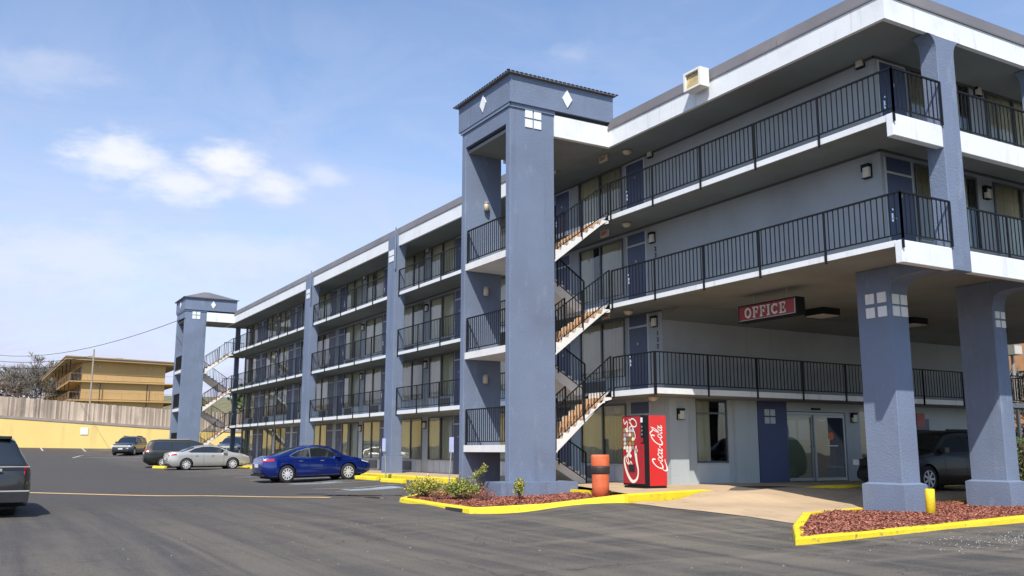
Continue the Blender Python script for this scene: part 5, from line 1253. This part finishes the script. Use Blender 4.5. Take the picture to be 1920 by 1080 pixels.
S2['boxes'] = [(a, b, n, 'p_silver' if n == 'mirror' else m) for a, b, n, m in SED['boxes']]
c2, _ = make_car('silver sedan parked nose-in beside the far stair tower', 'car', 'parked_car', 'p_silver', (11.2-1.05+2.435, 58.0, -.30), 0, S2); c2.rotation_euler = (0, -.012, 0); c2.scale = (.97, .97, 1)
VAN = dict(L=5.0, W=1.95, R=.34, wheels=(1.1, 4.0), top=[(0, .9), (.04, 1.15), (.18, 1.5), (.34, 1.70), (.7, 1.76), (1.6, 1.78), (2.6, 1.76), (3.1, 1.66), (3.6, 1.42), (4.05, 1.14), (4.4, 1.02), (4.75, .9), (4.95, .72), (5.0, .6)],
           belt=[(0, 1.05), (1, 1.06), (3.6, 1.0), (4.3, .9), (5, .55)], wind=(3.12, 3.98), rearw=(.06, .3), rt=.5, rk=.1, ft=1.0, fk=.2, lean=.3,
           surround=[(.42, 1.12), (3.6, 1.04), (3.55, 1.12), (3.05, 1.5), (2.5, 1.6), (.55, 1.62)], side=[[(.5, 1.15), (1.55, 1.12), (1.55, 1.59), (.58, 1.59)], [(1.62, 1.12), (2.5, 1.1), (2.5, 1.57), (1.62, 1.59)], [(2.58, 1.1), (3.5, 1.07), (3.03, 1.46), (2.58, 1.55)]],
           patches=[(.0, .2, 7.2, 10.4, 'taillight', 'tail'), (4.4, 4.9, 6.9, 8.3, 'headlight', 'head')],
           boxes=[((3.35, .9, 1.05), (3.55, 1.08, 1.2), 'mirror', 'p_black'), ((-.05, -.3, .85), (-.03, .3, 1.0), 'license_plate', 'plate'), ((-.05, -.85, .45), (.05, .85, .6), 'bumper', 'p_black'), ((4.98, -.55, .4), (5.05, .55, .6), 'grille', 'under'), ((.8, .62, 1.74), (2.6, .66, 1.80), 'roof_rail', 'galv')], lines=(1.58, 2.55, 3.4))
c3, _ = make_car('dark minivan with red tail lamps parked between the silver sedan and the far stair tower', 'van', 'parked_van', 'p_black', (9.75+2.5, 62.6, -.25), math.radians(-6), VAN)
SUV = dict(L=4.7, W=1.9, R=.37, wheels=(.95, 3.75), top=[(0, .95), (.04, 1.12), (.2, 1.45), (.38, 1.66), (.8, 1.74), (1.6, 1.76), (2.4, 1.73), (2.8, 1.62), (3.2, 1.36), (3.5, 1.17), (4.0, 1.08), (4.45, .98), (4.65, .82), (4.7, .65)],
           belt=[(0, 1.1), (1, 1.1), (3.3, 1.04), (4.2, .95), (4.7, .6)], wind=(2.78, 3.42), rearw=(.07, .36), rt=.5, rk=.1, ft=.9, fk=.2, lean=.34,
           surround=[(.5, 1.16), (3.15, 1.1), (2.7, 1.48), (2.3, 1.58), (.75, 1.58)], side=[[(.58, 1.19), (1.1, 1.17), (1.1, 1.55), (.8, 1.53)], [(1.17, 1.17), (2.0, 1.14), (2.0, 1.56), (1.17, 1.56)], [(2.07, 1.14), (3.05, 1.12), (2.67, 1.45), (2.07, 1.55)]],
           patches=[(.0, .3, 6.8, 9.0, 'taillight', 'tail'), (4.15, 4.62, 6.8, 8.2, 'headlight', 'head')],
           boxes=[((2.95, .88, 1.1), (3.15, 1.06, 1.25), 'mirror', 'p_navy'), ((4.66, -.62, .72), (4.745, .62, .92), 'grille', 'chrome'), ((4.66, -.7, .36), (4.75, .7, .5), 'lower_grille', 'under'), ((4.68, -.2, .52), (4.76, .2, .64), 'license_plate', 'plate'), ((4.6, .45, .74), (4.72, .86, .9), 'headlight', 'head'),
                  ((-.05, -.3, .85), (-.03, .3, 1.0), 'license_plate', 'plate'), ((.9, .6, 1.72), (2.4, .64, 1.78), 'roof_rail', 'under')], lines=(1.14, 2.03, 3.0))
c4, _ = make_car('dark slate SUV facing the camera alone near the yellow wall', 'car', 'parked_car', 'p_navy', (13.1, 92.6, .37), math.radians(243), SUV)
S5 = dict(SUV); c5, _ = make_car('blue hatchback half hidden behind the far stairs', 'car', 'parked_car', 'p_navy', (20.6, 84.5, .32), math.radians(238), S5)
S7 = dict(SUV); S7['boxes'] = [(a, b, n, 'p_black' if n == 'mirror' else m) for a, b, n, m in SUV['boxes']]; S7['boxes'] = [(a, b, n, 'under' if m == 'chrome' else m) for a, b, n, m in S7['boxes']]; S7['spokes'] = 7
c7, _ = make_car('black SUV standing in the shaded office driveway behind the pillars', 'car', 'parked_car', 'p_black', (22.5+2.35, 18.0, -.28), math.radians(180), S7)
# near SUV, cut by the left edge: rear end carries the detail
NS = dict(SUV); NS['L'] = 4.8; NS['W'] = 1.93; NS['R'] = .38
NS['top'] = [(0, .98), (.03, 1.14), (.12, 1.36), (.26, 1.60), (.36, 1.72), (.8, 1.78), (1.6, 1.8), (2.4, 1.77), (2.8, 1.65), (3.3, 1.38), (3.6, 1.2), (4.1, 1.1), (4.55, 1.0), (4.75, .84), (4.8, .65)]
NS['rearw'] = (.03, .31); NS['lean'] = .60; NS['rk'] = .14; NS['rt'] = .5; NS['track'] = .36
NS['patches'] = [(.0, .16, 6.9, 8.5, 'taillight', 'tail'), (4.2, 4.7, 6.8, 8.2, 'headlight', 'head')]
NS['boxes'] = [((-.075, -.36, .99), (-.045, .5, 1.05), 'handle_bar', 'galv'), ((-.07, -.92, .55), (-.02, .92, .585), 'bumper_strip', 'galv'), ((-.10, -.9, .33), (.15, .9, .56), 'bumper', 'p_dark'),
               ((.24, -.5, 1.69), (.5, .5, 1.755), 'roof_spoiler', 'under'), ((-.06, -.16, .80), (-.042, .16, .95), 'license_plate', 'plate'), ((-.05, -.9, 1.075), (-.02, .9, 1.10), 'belt_strip', 'galv')]
NS['boxes'] = [b for b in NS['boxes'] if b[2] != 'license_plate']
NS['lines'] = (1.14, 2.03, 3.0)
c6, _ = make_car('charcoal SUV seen from behind, cut off by the left edge of the view', 'car', 'parked_car', 'p_dark', (.38, 23.3+2.4, -.59), math.radians(90), NS)
q = MB(); q.box((-2.40-.075, -.21, .80), (-2.40-.055, .11, .96)); pl = q.obj('license_plate', 'plate', c6)
me = text_mesh('308', .12, .002); me.materials.clear(); me.materials.append(M_['ink']); o = link('plate_number', me, pl, (-2.478, -.05, .885)); o.rotation_euler = (math.pi/2, 0, -math.pi/2)
q = MB(); q.prism([(-.09, 1.0), (-.03, 1.0), (-.03, .985), (.03, .985), (.03, 1.0), (.09, 1.0), (.09, 1.04), (.03, 1.04), (.03, 1.055), (-.03, 1.055), (-.03, 1.04), (-.09, 1.04)], -2.487, -2.476, 0); q.obj('bow_tie_badge', 'gold', c6)
bpy.context.view_layer.update()
